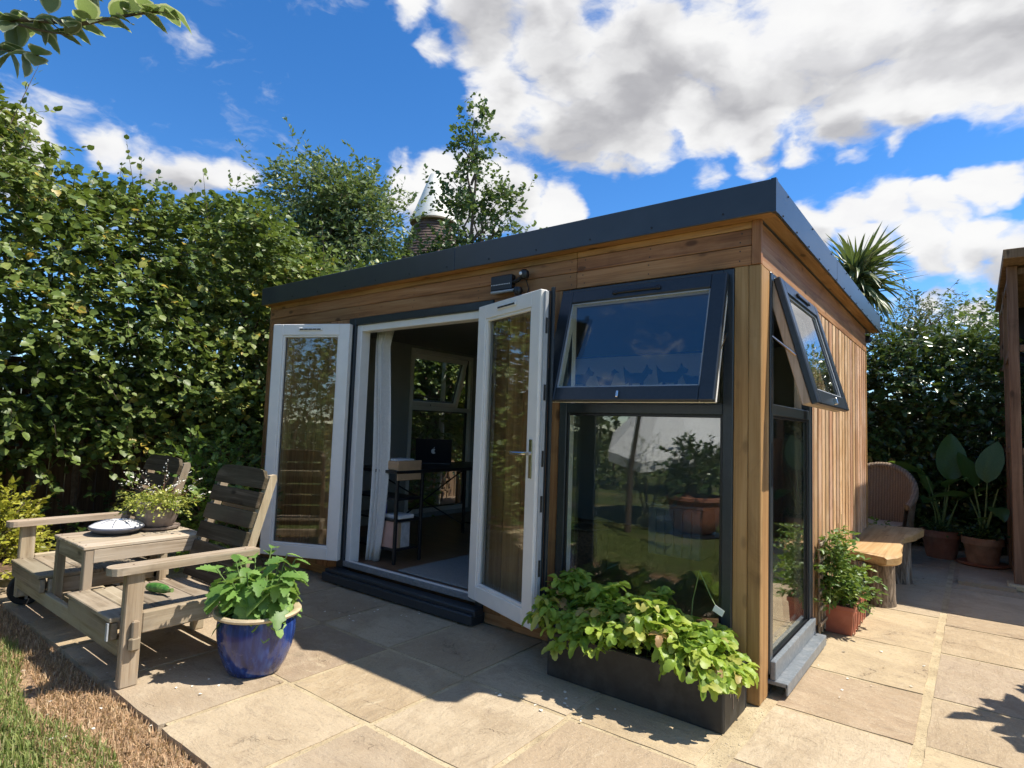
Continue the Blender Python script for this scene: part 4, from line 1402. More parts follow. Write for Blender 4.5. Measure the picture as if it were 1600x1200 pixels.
def lobed_leaf(name, material, ln=1.0, wdt=.62, teeth=5, curl=.18, fold=.12):
    """serrated, lobed blade with midrib fold; base at origin, tip along +Y"""
    V, F = [], []
    nseg = teeth * 2
    rib, lf, rt = [], [], []
    for i in range(nseg + 1):
        q = i / nseg
        env = math.sin(min(1.0, q * 1.35 + .08) * math.pi * .5) * (1 - q) ** .75 * 1.6
        wv = wdt * .5 * env * (1.0 if i % 2 else .70) + (.0 if q < 1 else 0)
        z = -curl * q * q
        rib.append(len(V)); V.append((0, ln * q, z))
        zl = z + fold * wv
        lf.append(len(V)); V.append((-wv, ln * (q + (.03 if i % 2 else -.01)), zl - .25 * wv * q))
        rt.append(len(V)); V.append((wv, ln * (q + (.03 if i % 2 else -.01)), zl - .25 * wv * q))
    for i in range(nseg):
        F.append((rib[i], rib[i + 1], lf[i + 1], lf[i]))
        F.append((rib[i], rt[i], rt[i + 1], rib[i + 1]))
    b = MB()
    b.v, b.f = V, F
    return b.mesh(name, material, True)


pl_leaf = [lobed_leaf('leaf', 'leaf_pot', 1.0, .72 + .08 * k, 5, .10 + .16 * k, .35) for k in range(3)]
stems = []
for k in range(22):
    a = k * 2.4 + random.uniform(-.3, .3)
    lean = random.uniform(.05, .45)
    h = random.uniform(.18, .37) * (1.0 - .35 * lean)
    p0 = Vector((.06 * math.cos(a), .06 * math.sin(a), .26))
    p1 = p0 + Vector((math.cos(a) * lean * .16, math.sin(a) * lean * .16, h * .55))
    p2 = p0 + Vector((math.cos(a) * lean * .36, math.sin(a) * lean * .36, h))
    stems.append((p0, p1, p2, a))
    MB().tube([p0, p1, p2], [.005, .004, .003], 6).build('stem', 'stem_green', bpot, True)
    for j in range(8):
        q = .25 + .75 * (j / 7)
        pos = p0.lerp(p1, q * 2) if q < .5 else p1.lerp(p2, q * 2 - 1)
        aa = (a + random.gauss(0, .75)) if j % 2 else (a * .4 + j * 2.4)
        sz = random.uniform(.11, .165) * (1.05 if j < 5 else .7)
        tilt = random.uniform(-1.05, -.1) if j < 6 else random.uniform(-.3, .5)
        o = link('leaf', random.choice(pl_leaf), bpot, tuple(pos), (tilt, random.uniform(-.3, .3), aa - math.pi / 2), sz)

# ------------------------------------------------------------------ black trough with strawberry plants
tr_ = thing('black_trough', 'long black planter trough standing below the front window', 'planter', (-.49, -.225, 0))
b = MB()
x0, x1, y0, y1, h = -.455, .448, -.165, .165, .225
b.box((x0, y0, 0), (x1, y0 + .018, h), .006).box((x0, y1 - .018, 0), (x1, y1, h), .006)
b.box((x0 + .0005, y0 + .0185, 0), (x0 + .018, y1 - .0185, h), .004).box((x1 - .018, y0 + .0185, 0), (x1 - .0005, y1 - .0185, h), .004)
b.box((x0 + .018, y0 + .018, .005), (x1 - .018, y1 - .018, .02))
b.build('body', 'planter_black', tr_)
MB().box((x0 + .019, y0 + .019, .15), (x1 - .019, y1 - .019, .195)).build('soil', 'soil', tr_)
b = MB()  # pale upright strips on the right end face
for k, hh in enumerate((.10, .16, .12, .15)):
    b.box((x1 + .0005, -.08 + k * .036, h - hh), (x1 + .0015, -.068 + k * .036, h - .02))
b.build('pale_streak', 'stoneware', tr_)

straw = thing('strawberry_plants', 'spreading strawberry plants filling the black trough', 'plant', (-.49, -.225, .19))


def serrated_leaflet(V, F, base, ang, ln, wdt, curl):
    n_ = 8
    s = len(V)
    c_, s_ = math.cos(ang), math.sin(ang)
    for i in range(n_ + 1):
        q = i / n_
        wv = wdt * .5 * math.sin(math.pi * (.05 + .87 * q) ** 1.15) ** .7 * (1.0 if i % 2 else .80)
        if i == n_:
            wv = wdt * .10
        z = -curl * q * q
        for sx, zz in ((-1, .20 * wdt), (0, -.0), (1, .20 * wdt)):
            x, y = sx * wv, ln * q + (.02 * ln if i % 2 and sx else 0)
            V.append((base[0] + x * c_ + y * s_, base[1] - x * s_ + y * c_, base[2] + z + (zz * math.sin(math.pi * q) if sx else 0)))
    for i in range(n_):
        a = s + i * 3
        F.append((a, a + 1, a + 4, a + 3))
        F.append((a + 1, a + 2, a + 5, a + 4))


tri = []
for k in range(5):
    b = MB()
    sp = random.uniform(1.25, 1.6)
    serrated_leaflet(b.v, b.f, (0, .03, 0), 0, 1.05, .74, .12 + .14 * k)
    serrated_leaflet(b.v, b.f, (0, -.02, 0), sp, .92, .74, .28)
    serrated_leaflet(b.v, b.f, (0, -.02, 0), -sp, .92, .74, .24 + .05 * k)
    tri.append(b.mesh('leaf', 'leaf_strawberry', True))
cnt = 0
while cnt < 298:
    u = random.uniform(-.54, .48)
    v_ = random.uniform(-.265, .17)
    ex = max(0.0, abs(u + .04) - .42) / .13
    ey = max(0.0, -.14 - v_) / .16
    top = .205 + .045 * math.sin(u * 9 + 1) + .03 * math.sin(u * 23) - .12 * ex - .12 * ey ** 1.3
    if u < -.20 and v_ > -.05:
        top += .07
    if u > .1 and v_ > .04:
        top -= .05
    z = top * (1 - .5 * random.random() ** 2.2) if ey < .3 else top - random.uniform(0, .07)
    if ey > .9 and random.random() < .45:
        z -= .04
    z = max(z, -.035)
    outx, outy = u * .7 + random.gauss(0, .35), (v_ + .02) * 2.0 + random.gauss(0, .35)
    az = math.atan2(outy, outx)
    droop = .22 - .75 * min(1, ey + ex * .7) + random.gauss(0, .26)
    sz = random.uniform(.046, .068)
    link('leaf', random.choice(tri), straw, (u, v_, z), (droop, random.gauss(0, .28), az - math.pi / 2), (sz, sz * random.uniform(.85, 1.1), sz * random.uniform(.4, 1.9)))
    cnt += 1
sv_, sf_, st_v = [], [], []
for cnt in range(330):
    u = random.uniform(-.56, .49)
    v_ = random.uniform(-.24, .17)
    ex = max(0.0, abs(u + .04) - .42) / .13
    ey = max(0.0, -.14 - v_) / .16
    top = .19 + .045 * math.sin(u * 9 + 1) + .03 * math.sin(u * 23) - .12 * ex - .12 * ey ** 1.3 + (.06 if u < -.2 and v_ > -.05 else 0) - (.05 if u > .1 and v_ > .04 else 0)
    z = top * random.uniform(.45, 1.0)
    M_ = Matrix.Translation((u, v_, z)) @ Matrix.Rotation(random.uniform(0, 6.283), 4, 'Z') @ Matrix.Rotation(random.gauss(-.1, .35), 4, 'X') @ Matrix.Rotation(random.gauss(0, .25), 4, 'Y') @ Matrix.Scale(random.uniform(.042, .062), 4)
    me_ = random.choice(tri)
    o_ = len(sv_)
    sv_ += [tuple(M_ @ v.co) for v in me_.vertices]
    sf_ += [tuple(i + o_ for i in p.vertices) for p in me_.polygons]
b = MB()
b.v, b.f = sv_, sf_
me_ = b.mesh('foliage', 'leaf_strawberry_mass', True)
at_ = me_.attributes.new('tint', 'FLOAT', 'POINT')
vp = len(tri[0].vertices)
at_.data.foreach_set('value', np.repeat(rng.uniform(0, .97, len(sv_) // vp), vp).astype(np.float32))
stuff(link('foliage', me_, straw))
n = 150
P = np.stack([rng.uniform(-.42, .40, n), rng.uniform(-.12, .12, n), np.zeros(n)], 1)
D = np.stack([rng.normal(0, .45, n), rng.normal(-.25, .5, n), np.ones(n)], 1)
V, T = twig_mesh(P, D, rng.uniform(.12, .24, n), .0022, .3)
stuff(link('stems', fast_mesh('stems', V, T, 'stem_green'), straw))
lab = thing('plant_label', 'white plant tag on a thin stick at the back of the trough', 'plant label', (-.19, -.12, .20))
MB().tube([(-.06, 0, .40), (.0, -.01, .29), (.03, -.02, .25)], .0022, 5).build('stick', 'stem_green', lab)
MB().tube([(-.06, 0, .40), (-.10, .02, .25), (-.12, .03, -.01)], .0022, 5).build('stick', 'stem_green', lab)
MB().box((-.025, -.0015, -.016), (.025, .0, .016), .0005).xf(Matrix.Translation((.042, -.025, .238)) @ Matrix.Rotation(R(24), 4, 'Y')).build('tag', 'ceramic_white', lab)

# ------------------------------------------------------------------ terracotta trough with climber and little trellis
tt = thing('terracotta_trough', 'small terracotta coloured trough against the slatted side wall', 'planter', (.095, 1.70, 0))
b = MB()
def trap(z0, z1, a0, a1, b0, b1):
    s = len(b.v)
    for z, (ax, ay) in ((z0, (a0, a1)), (z1, (b0, b1))):
        b.v.extend([(-ax, -ay, z), (ax, -ay, z), (ax, ay, z), (-ax, ay, z)])
    b.f.extend([(s, s + 3, s + 2, s + 1), (s, s + 1, s + 5, s + 4), (s + 1, s + 2, s + 6, s + 5), (s + 2, s + 3, s + 7, s + 6), (s + 3, s, s + 4, s + 7)])
trap(0, .155, .074, .25, .086, .275)
b.build('body', 'terracotta_trough', tt)
b = MB()
for (a, c) in (((-.094, -.285, .155), (.094, -.268, .185)), ((-.094, .268, .155), (.094, .285, .185)), ((-.094, -.2675, .155), (-.080, .2675, .185)), ((.080, -.2675, .155), (.094, .2675, .185))):
    b.box(a, c, .003)
b.build('rim', 'terracotta_trough', tt)
for k in range(5):
    MB().box((.083, -.22 + k * .11, .01), (.087, -.185 + k * .11, .15), .001).xf(Matrix.Rotation(R(4), 4, 'Y')).build('rib', 'terracotta_trough', tt)
MB().box((-.078, -.265, .14), (.078, .265, .165)).build('soil', 'soil', tt)
trl = thing('small_trellis', 'little wooden trellis standing against the wall behind the climber', 'trellis', (.012, 1.24, .02))
for y in (0, .09, .18):
    MB().box((0, y, 0), (.012, y + .02, .60), .002).build('upright', 'bench_z', trl)
for k in range(6):
    MB().box((.0125, -.02, .06 + k * .1), (.023, .22, .08 + k * .1), .002).build('rail', 'bench_z', trl)
clm = thing('climbing_plant', 'leafy green climber with thin shoots in the terracotta trough', 'plant', (.095, 1.66, .15))
n = 210
P = np.stack([rng.normal(0, .04, n), rng.uniform(-.24, .22, n), rng.uniform(0, .20, n)], 1)
P[:120, 2] += rng.uniform(0, .34, 120)
P[:120, 1] = rng.normal(-.26, .09, 120)
P[:120, 0] = rng.normal(-.03, .03, 120)
D = np.stack([rng.normal(.35, .6, n), rng.normal(-.15, .7, n), rng.uniform(-.1, 1.0, n)], 1)
L = rng.uniform(.08, .20, n)
foliage_object('foliage', spray_leaves(P, D, L, 10, .042, LEAF8, droop=.35, jitter=.6, width=.9), 'leaf_jasmine', clm)
V, T = twig_mesh(P, D, L, .0018, .35)
stuff(link('stems', fast_mesh('stems', V, T, 'stem_green'), clm))
for k in range(4):
    yy = -.35 + k * .12
    MB().tube([(-.03, yy, 0), (-.02, yy + .02, .25), (-.01, yy - .03, .45 + .05 * k)], [.004, .003, .0015], 6).build('stem', 'stem_green', clm, True)

# ------------------------------------------------------------------ live edge bench on log legs
lb = thing('live_edge_bench', 'honey coloured live edge plank bench on two bark log legs', 'bench', (.155, 2.95, 0))
b = MB()
prof = []
LN = 1.80
n = 26
left, right = [], []
for k in range(n + 1):
    q = k / n
    y = -LN / 2 + LN * q
    xr = .185 + .030 * math.sin(q * 7.5 + .4) + .012 * math.sin(q * 19) + (.05 * q if q > .5 else 0)
    xl = -.205 - .012 * math.sin(q * 6 + 1)
    left.append((xl, y)); right.append((xr, y))
left[0] = (-.19, -LN / 2 + .13); right[0] = (.15, -LN / 2 - .02)
ring = right + left[::-1]
m_ = len(ring)
for z, ins in ((.372, .030), (.385, .0), (.412, -.004), (.424, .014)):
    for (x, y) in ring:
        cx = (-1 if x > 0 else 1) * ins
        b.v.append((x + cx, y * (1 - .004 * (ins > 0)), z + .010 * math.sin(y * 4 + x * 6) + (.02 * (x / .2) ** 2 if z > .4 and x > .1 else 0)))
for r_ in range(3):
    for i in range(m_):
        j = (i + 1) % m_
        b.f.append((r_ * m_ + i, r_ * m_ + j, (r_ + 1) * m_ + j, (r_ + 1) * m_ + i))
for k in range(n):
    a, c = 3 * m_ + k, 3 * m_ + m_ - 1 - k
    b.f.append((a, a + 1, c - 1, c))
    a, c = k, m_ - 1 - k
    b.f.append((c, c - 1, a + 1, a))
b.build('seat', 'slab_wood', lb, True)
for (yy, rr, xx) in ((-.47, .10, .06), (.50, .095, .10)):
    b = MB().lathe([(rr * 1.08, 0), (rr * 1.02, .05), (rr, .2), (rr * .98, .376)], 26, (xx, yy, 0), wob=.035)
    for i, v in enumerate(b.v):
        an = math.atan2(v[1] - yy, v[0] - xx)
        k_ = 1 + .045 * math.sin(an * 13) + .02 * math.sin(an * 7 + v[2] * 20)
        b.v[i] = (xx + (v[0] - xx) * k_, yy + (v[1] - yy) * k_, v[2])
    b.build('leg', 'bark', lb, True)

# ------------------------------------------------------------------ wicker tub chair
wc = thing('wicker_chair', 'brown wicker tub chair with rounded back in the shaded corner', 'chair', (-.10, 4.62, 0), R(-12))
b = MB()
nu, nv = 28, 10
def shell(rad_add):
    rows = []
    for j in range(nv + 1):
        q = j / nv
        row = []
        for i in range(nu + 1):
            u = i / nu
            a = R(-20) + R(220) * u
            top = .58 + .40 * max(0.0, math.sin(math.pi * u)) ** 1.3
            z = .10 + (top - .10) * q
            rr = .36 + .07 * q + rad_add
            row.append((rr * math.cos(a), rr * .95 * math.sin(a), z))
        rows.append(row)
    return rows
o_, i_ = shell(0), shell(-.045)
for rows in (o_, i_):
    for r_ in rows:
        b.v += r_
st_ = (nv + 1) * (nu + 1)
for s in (0, st_):
    for j in range(nv):
        for i in range(nu):
            a = s + j * (nu + 1) + i
            fc = (a, a + 1, a + nu + 2, a + nu + 1)
            b.f.append(fc if s == 0 else fc[::-1])
b.build('back', 'wicker', wc, True)
MB().tube([tuple((x_ + y_) / 2 for x_, y_ in zip(p, q)) for p, q in zip(o_[-1], i_[-1])], .036, 10).build('rim', 'wicker', wc, True)
MB().box((-.34, -.33, .30), (.34, .26, .38), .03).build('seat', 'wicker', wc)
MB().box((-.35, -.36, .10), (.35, -.32, .36), .015).build('apron', 'wicker', wc)
for (x, y) in ((-.3, -.30), (.3, -.30), (-.28, .26), (.28, .26)):
    MB().tube([(x, y, 0), (x, y, .12)], [.025, .03], 8).build('leg', 'wicker', wc)

# ------------------------------------------------------------------ two terracotta pots with paddle leaf plants


def paddle_leaf(name, ln, wdt, bend):
    V, F = [], []
    n_ = 9
    for i in range(n_ + 1):
        q = i / n_
        wv = wdt * .5 * (math.sin(math.pi * q ** .8) ** .75 if 0 < q < 1 else .02)
        y = ln * q
        z = -bend * ln * q * q
        for k, sx in enumerate((-1, -.5, 0, .5, 1)):
            V.append((sx * wv, y, z + (.22 * abs(sx) ** 1.3) * wv + .012 * math.sin(q * 21 + sx) * abs(sx)))
    for i in range(n_):
        for k in range(4):
            a = i * 5 + k
            F.append((a, a + 1, a + 6, a + 5))
    b = MB(); b.v, b.f = V, F
    return b.mesh(name, 'leaf_canna', True)


pad = [paddle_leaf('leaf', 1.0, .52, .18), paddle_leaf('leaf', 1.0, .42, .34), paddle_leaf('leaf', 1.0, .46, .05)]


def place_leaf(parent, p0, p1, az, tilt, roll, ln, k):
    MB().tube([p0, ((p0[0] + p1[0]) / 2 + .01, (p0[1] + p1[1]) / 2, (p0[2] + p1[2]) / 2 + .03), p1], [.013, .010, .006], 6).build('leaf_stalk', 'stem_green', parent, True)
    return link('leaf', pad[k], parent, p1, (tilt, roll, az), ln)


def canna(loc, rad, hgt, potmat, label, plabel, leavesdef, saucer=False):
    pt = thing('terracotta_pot', label, 'flower pot', loc)
    z0 = .0
    if saucer:
        MB().lathe([(.001, .004), (rad * 1.08, 0), (rad * 1.22, .012), (rad * 1.25, .032), (rad * 1.18, .028), (.001, .016)], 32).build('saucer', 'terracotta', pt, True)
        z0 = .018
    pr_ = [(rad * .72, z0), (rad * .80, z0 + .06), (rad * .93, hgt * .72), (rad * .95, hgt * .74), (rad * 1.02, hgt * .75), (rad * 1.04, hgt * .96), (rad, hgt)]
    pot_shell(pr_, .02, 32, 'pot', potmat, pt)
    soil_disc(rad * .92, hgt * .86, pt)
    pl = thing('paddle_leaf_plant', plabel, 'plant', (loc[0], loc[1], hgt * .86))
    for args in leavesdef:
        place_leaf(pl, *args)
    # low filler growth in the pot
    n_ = 60
    P_ = np.stack([rng.normal(0, rad * .4, n_), rng.normal(0, rad * .4, n_), np.zeros(n_)], 1)
    D_ = np.stack([rng.normal(0, .6, n_), rng.normal(0, .6, n_), np.ones(n_)], 1)
    foliage_object('undergrowth', spray_leaves(P_, D_, rng.uniform(.1, .3, n_), 7, .05, LEAF8, droop=.3), 'leaf_laurel', pl)
    return pt


# (stalk base, stalk top, azimuth, tilt, roll, blade length, template)
canna((.50, 5.20, 0), .185, .30, 'terracotta', 'brick red terracotta pot nearest the wicker chair', 'tall upright paddle leaf plant in the red pot',
      [((0, 0, 0), (.09, -.04, .58), R(12), R(80), .1, .56, 0), ((.02, 0, 0), (-.12, -.05, .62), R(75), R(30), .5, .52, 1),
       ((0, .02, 0), (.05, .05, .50), R(-150), R(35), .2, .45, 1), ((0, 0, 0), (-.05, -.10, .35), R(170), R(20), -.2, .42, 1), ((.03, 0, 0), (.16, -.04, .38), R(-70), R(30), -.4, .40, 2), ((-.02, .01, 0), (-.10, .02, .42), R(50), R(55), .3, .40, 2)])
canna((.86, 5.02, 0), .175, .29, 'terracotta_pale', 'pale buff terracotta pot standing in a wide saucer', 'broad drooping paddle leaf plant in the pale pot',
      [((0, 0, 0), (.05, .0, .60), R(-25), R(72), 0, .50, 0), ((.02, 0, 0), (-.10, -.04, .45), R(120), R(10), .4, .46, 1),
       ((0, 0, 0), (.10, -.08, .36), R(190), R(5), .0, .40, 1), ((0, .02, 0), (.14, .02, .55), R(-70), R(25), -.3, .5, 1), ((0, 0, 0), (0, -.1, .22), R(170), R(10), .2, .34, 2), ((0, 0, 0), (-.06, .02, .55), R(40), R(70), 0, .42, 0)], saucer=True)
MB_ = thing('pot_stand_plant', 'low green plant growing behind the plank bench', 'plant', (-.0, 3.95, 0))
n = 70
P = np.stack([rng.normal(0, .07, n), rng.normal(0, .1, n), rng.uniform(.05, .40, n)], 1)
D = np.stack([rng.normal(.2, .6, n), rng.normal(-.2, .6, n), rng.uniform(.2, 1, n)], 1)
foliage_object('foliage', spray_leaves(P, D, rng.uniform(.08, .18, n), 8, .04, LEAF8), 'leaf_jasmine', MB_)
b = MB()
for k in range(5):
    b.tube([(0, 0, 0), (.05 * math.cos(k * 1.3), .05 * math.sin(k * 1.3), .35)], [.006, .003], 5)
b.build('stems', 'stem_green', MB_)

# ------------------------------------------------------------------ timber aviary on the right
av = thing('aviary', 'tall dark timber aviary frame with wire mesh at the right edge', 'aviary', (1.07, 3.66, 0))
def avp(name, a, b_, m_='aviary_wood', bevel=.004):
    return MB().box(a, b_, bevel).build(name, m_, av)
HA = 2.88
for (x, y) in ((0, .25), (0, 1.35), (0, 2.45), (1.4, .25), (1.4, 2.45)):
    avp('post', (x, y, 0), (x + .075, y + .075, HA))
for z in (.05, 1.18, 2.10, 2.80):
    avp('rail', (.012, .326, z), (.062, 1.349, z + .06))
    avp('rail', (.012, 1.426, z), (.062, 2.449, z + .06))
    avp('rail', (.0755, .262, z), (1.399, .312, z + .06))
for k in range(6):
    avp('board', (.020, .327 + k * .17, .112), (.036, .327 + k * .17 + .164, 1.179))
for k in range(6):
    avp('board', (.020, 1.428 + k * .17, .112), (.036, 1.428 + k * .17 + .164, 1.179))
for k in range(8):
    avp('board', (.08 + k * .164, .27, .112), (.08 + k * .164 + .158, .29, 1.179))
avp('roof', (-.03, -.03, HA + .005), (1.6, 2.65, HA + .09), 'aviary_wood')
avp('back_panel', (1.40, .33, .0), (1.43, 2.45, HA), 'membrane_black')
avp('back_panel', (.08, 2.455, .0), (1.40, 2.49, HA), 'membrane_black')
wv_, wt_ = [], []
b = MB()
for k in range(26):
    y = .33 + k * .0405
    b.tube([(.045, y, 1.24), (.045, y, 2.10)], .0014, 3, False)
for k in range(22):
    z = 1.24 + k * .0405
    b.tube([(.045, .33, z), (.045, 1.35, z)], .0014, 3, False)
for k in range(26):
    y = 1.43 + k * .0405
    b.tube([(.045, y, 1.24), (.045, y, 2.10)], .0014, 3, False)
stuff(b.build('wire_mesh', 'black_metal', av))
MB().box((-.05, .18, 0), (.15, .42, .05), .01).build('footing', 'mortar', av)

# ------------------------------------------------------------------ hedges and trees


def fbm2(a, b_, s, seed=0.0):
    return (np.sin(a * s + 1.7 * np.sin(b_ * s * .8 + seed) + seed) + .6 * np.sin(b_ * s * 1.9 + 1.3 * np.sin(a * s * 1.4 + 2 * seed)) + .4 * np.sin(a * s * 3.1 + b_ * s * 2.7 + seed)) / 2.0


def hedge(name, label, cat, base, n, u0, u1, ztop, zbot, depth, uaxis, face, leaf, k, L0, L1, tpl, material, twigrad=.003, lump=.25, seed=0., droop=.3, up=.7, out=.6, width=1.0, topsprout=0):
    """foliage wall: u runs along uaxis, the face looks along vector face; ztop(u) gives the profile"""
    root = thing(name, label, cat, base)
    base = np.array(base, float)
    u = rng.uniform(u0, u1, n)
    zt = ztop(u)
    z = zbot + (zt - zbot) * rng.uniform(0, 1, n) ** .85
    dp = np.where(rng.uniform(0, 1, n) < .3, rng.uniform(.2, 1, n), rng.exponential(.3, n)) * depth
    dp = np.minimum(dp, depth)
    ln_ = lump * fbm2(u, z, 2.1, seed) + lump * .5 * fbm2(u, z, 5.2, seed + 3)
    # rounded shoulder near the top
    sh = np.clip((z - (zt - .7)) / .7, 0, 1)
    off = ln_ - dp - .45 * sh ** 2 * depth
    face = np.array(face, float)
    ua = np.array(uaxis, float)
    P = ua[None] * u[:, None] + face[None] * off[:, None]
    P[:, 2] = z
    D = face[None] * rng.uniform(.4, 1.1, (n, 1)) + ua[None] * rng.normal(0, .65, (n, 1)) + np.array([0, 0, 1.0])[None] * (rng.normal(.12, .45, (n, 1)) + .8 * sh[:, None])
    L = rng.uniform(L0, L1, n)
    patch = .5 + .33 * fbm2(u, z, 1.6, seed + 5) + rng.normal(0, .12, n)
    parts = [spray_leaves(P, D, L, k, leaf, tpl, droop, up, out, .5, np.clip(patch, 0, 1), width)]
    tw = [(P, D, L)]
    if topsprout:
        m2 = topsprout
        us = rng.uniform(u0, u1, m2)
        P2 = ua[None] * us[:, None] - face[None] * (rng.uniform(.1, depth, (m2, 1)))
        P2[:, 2] = ztop(us) - .35
        D2 = np.array([0, 0, 1.0])[None] + rng.normal(0, .22, (m2, 3))
        L2 = rng.uniform(.3, .85, m2)
        parts.append(spray_leaves(P2, D2, L2, k + 4, leaf * .85, tpl, .05, .5, .2, .7, None, width))
        tw.append((P2, D2, L2))
    V, T, ti, ri = merge(parts)
    foliage_object('foliage', (V - 0, T, ti, ri), material, root)
    TV, TT = [], []
    o_ = 0
    for (a, b_, c_) in tw:
        v_, t_ = twig_mesh(a, b_, c_, twigrad * (1.0 if o_ == 0 else 1.8), droop if o_ == 0 else .05)
        TV.append(v_); TT.append(t_ + o_); o_ += len(v_)
    stuff(link('twigs', fast_mesh('twigs', np.vstack(TV), np.vstack(TT), 'twig'), root))
    # stems standing in the hedge
    ns_ = int((u1 - u0) / .45)
    for i in range(ns_):
        uu = u0 + (i + .5) * (u1 - u0) / ns_ + random.uniform(-.12, .12)
        p = ua * uu - face * depth * random.uniform(.55, .9)
        h_ = float(ztop(np.array([uu]))[0]) * .8
        pts_ = []
        for q in range(5):
            pts_.append((p[0] + random.uniform(-.1, .1) * q * .4, p[1] + random.uniform(-.1, .1) * q * .4, h_ * q / 4 - .05))
        MB().tube(pts_, [.035, .03, .024, .016, .008], 6).build('stem', 'twig', root, True)
    return root


# tall hazel hedge to the left, behind the bench (face looks along +X)
def zt_left(u):
    return 3.50 - .13 * u + .20 * np.sin(u * 2.3 + .5) + .10 * np.sin(u * 6.1)
hedge('hazel_hedge', 'tall broad leaved green hedge along the left of the garden', 'hedge', (-5.25, 0, 0), 9800, -4.4, 5.0, zt_left, .80, 1.5, (0, 1, 0), (1, 0, 0), .068, 11, .22, .50, LEAFR, 'leaf_hazel', seed=1.0, droop=.35, up=.75, out=.55, topsprout=150, lump=.28)

# close boarded fences added behind the hedges to block bright gaps between leaves
def fence(name, label, p0, p1, h):
    p0, p1 = Vector(p0), Vector(p1)
    ln = (p1 - p0).length
    root = thing(name, label, 'fence', tuple(p0), math.atan2(p1.y - p0.y, p1.x - p0.x))
    bm_ = MB().box((0, -.009, .02), (.138, .009, h), .002).mesh('board', 'aviary_wood')
    for i in range(int(ln / .142)):
        link('board', bm_, root, (i * .142, random.uniform(-.003, .003), 0))
    for z in (.35, h - .3):
        MB().box((0, .0125, z), (ln, .05, z + .07)).build('rail', 'aviary_wood', root)
    return root


fence('backing_fence', 'dark close boarded fence blocking see-through behind the tall left hedge', (-6.75, -4.6, -.05), (-6.75, 5.4, -.05), 1.85)
fence('backing_fence', 'dark close boarded fence added to block see-through behind the laurel hedge', (3.4, 6.95, -.05), (-3.4, 6.95, -.05), 1.85)

# low dark infill of ivy under the hedge behind the bench
hedge('ivy_undergrowth', 'low ivy growing along the foot of the tall hedge', 'ivy', (-5.55, 0, 0), 260, -3.6, 2.2, lambda u: .42 + .10 * np.sin(u * 5), .02, .5, (0, 1, 0), (1, 0, 0), .06, 8, .15, .35, LEAFR, 'leaf_laurel', seed=4.0, lump=.15)

# shrubs between bench and left door
def shrub(name, label, loc, rad, n, k, leaf, tpl, material, seed=0., cat='shrub', L=(.12, .3), width=1.0, up=.7, jitter=.55, droop=.2):
    root = thing(name, label, cat, loc)
    ph = rng.uniform(0, 6.283, n)
    ct = rng.uniform(-.25, 1, n)
    r_ = rng.uniform(.15, 1, n) ** .45
    lm = 1 + .18 * np.sin(ph * 3 + seed) + .12 * np.sin(ph * 5 + ct * 6 + seed)
    st = np.sqrt(1 - np.clip(ct, -1, 1) ** 2)
    dirs = np.stack([st * np.cos(ph), st * np.sin(ph), ct], 1)
    P = dirs * (r_ * lm)[:, None] * np.array(rad)[None] * .85 + np.array([0, 0, rad[2] * .45])
    P[:, 2] = np.maximum(P[:, 2], .03)
    D = dirs + rng.normal(0, .45, (n, 3)) + np.array([0, 0, .25])
    LL = rng.uniform(L[0], L[1], n)
    foliage_object('foliage', spray_leaves(P, D, LL, k, leaf, tpl, droop, up, .5, jitter, None, width), material, root)
    v_, t_ = twig_mesh(P, D, LL, .0025, droop)
    stuff(link('twigs', fast_mesh('twigs', v_, t_, 'twig'), root))
    for i in range(5):
        a = i * 1.3
        MB().tube([(0, 0, -.03), (.3 * rad[0] * math.cos(a), .3 * rad[1] * math.sin(a), rad[2] * .6), (.6 * rad[0] * math.cos(a), .6 * rad[1] * math.sin(a), rad[2] * 1.1)], [.014, .009, .004], 5).build('stem', 'twig', root, True)
    return root


shrub('golden_shrub', 'golden yellow leaved shrub at the left picture edge', (-4.82, -1.95, 0), (.42, .42, .52), 420, 10, .045, LEAF8, 'leaf_gold', 1.0, L=(.1, .26))
shrub('bay_shrub', 'light green shrub rising behind the two bench backs', (-4.45, -.45, 0), (.55, .55, .75), 300, 9, .062, LEAF8, 'leaf_jasmine', 2.2, L=(.15, .34))
shrub('bay_shrub', 'dark leaved shrub behind the open left door', (-5.0, .55, 0), (.5, .6, .9), 260, 9, .07, LEAF8, 'leaf_hazel', 3.1, L=(.15, .34))


def limb_path(p0, p1, n_=5, wob=.08):
    p0, p1 = Vector(p0), Vector(p1)
    ln = (p1 - p0).length
    return [p0.lerp(p1, i / (n_ - 1)) + (Vector((random.gauss(0, wob), random.gauss(0, wob), random.gauss(0, wob * .5))) * ln if 0 < i < n_ - 1 else Vector()) + Vector((0, 0, .10 * ln * math.sin(math.pi * i / (n_ - 1)))) for i in range(n_)]


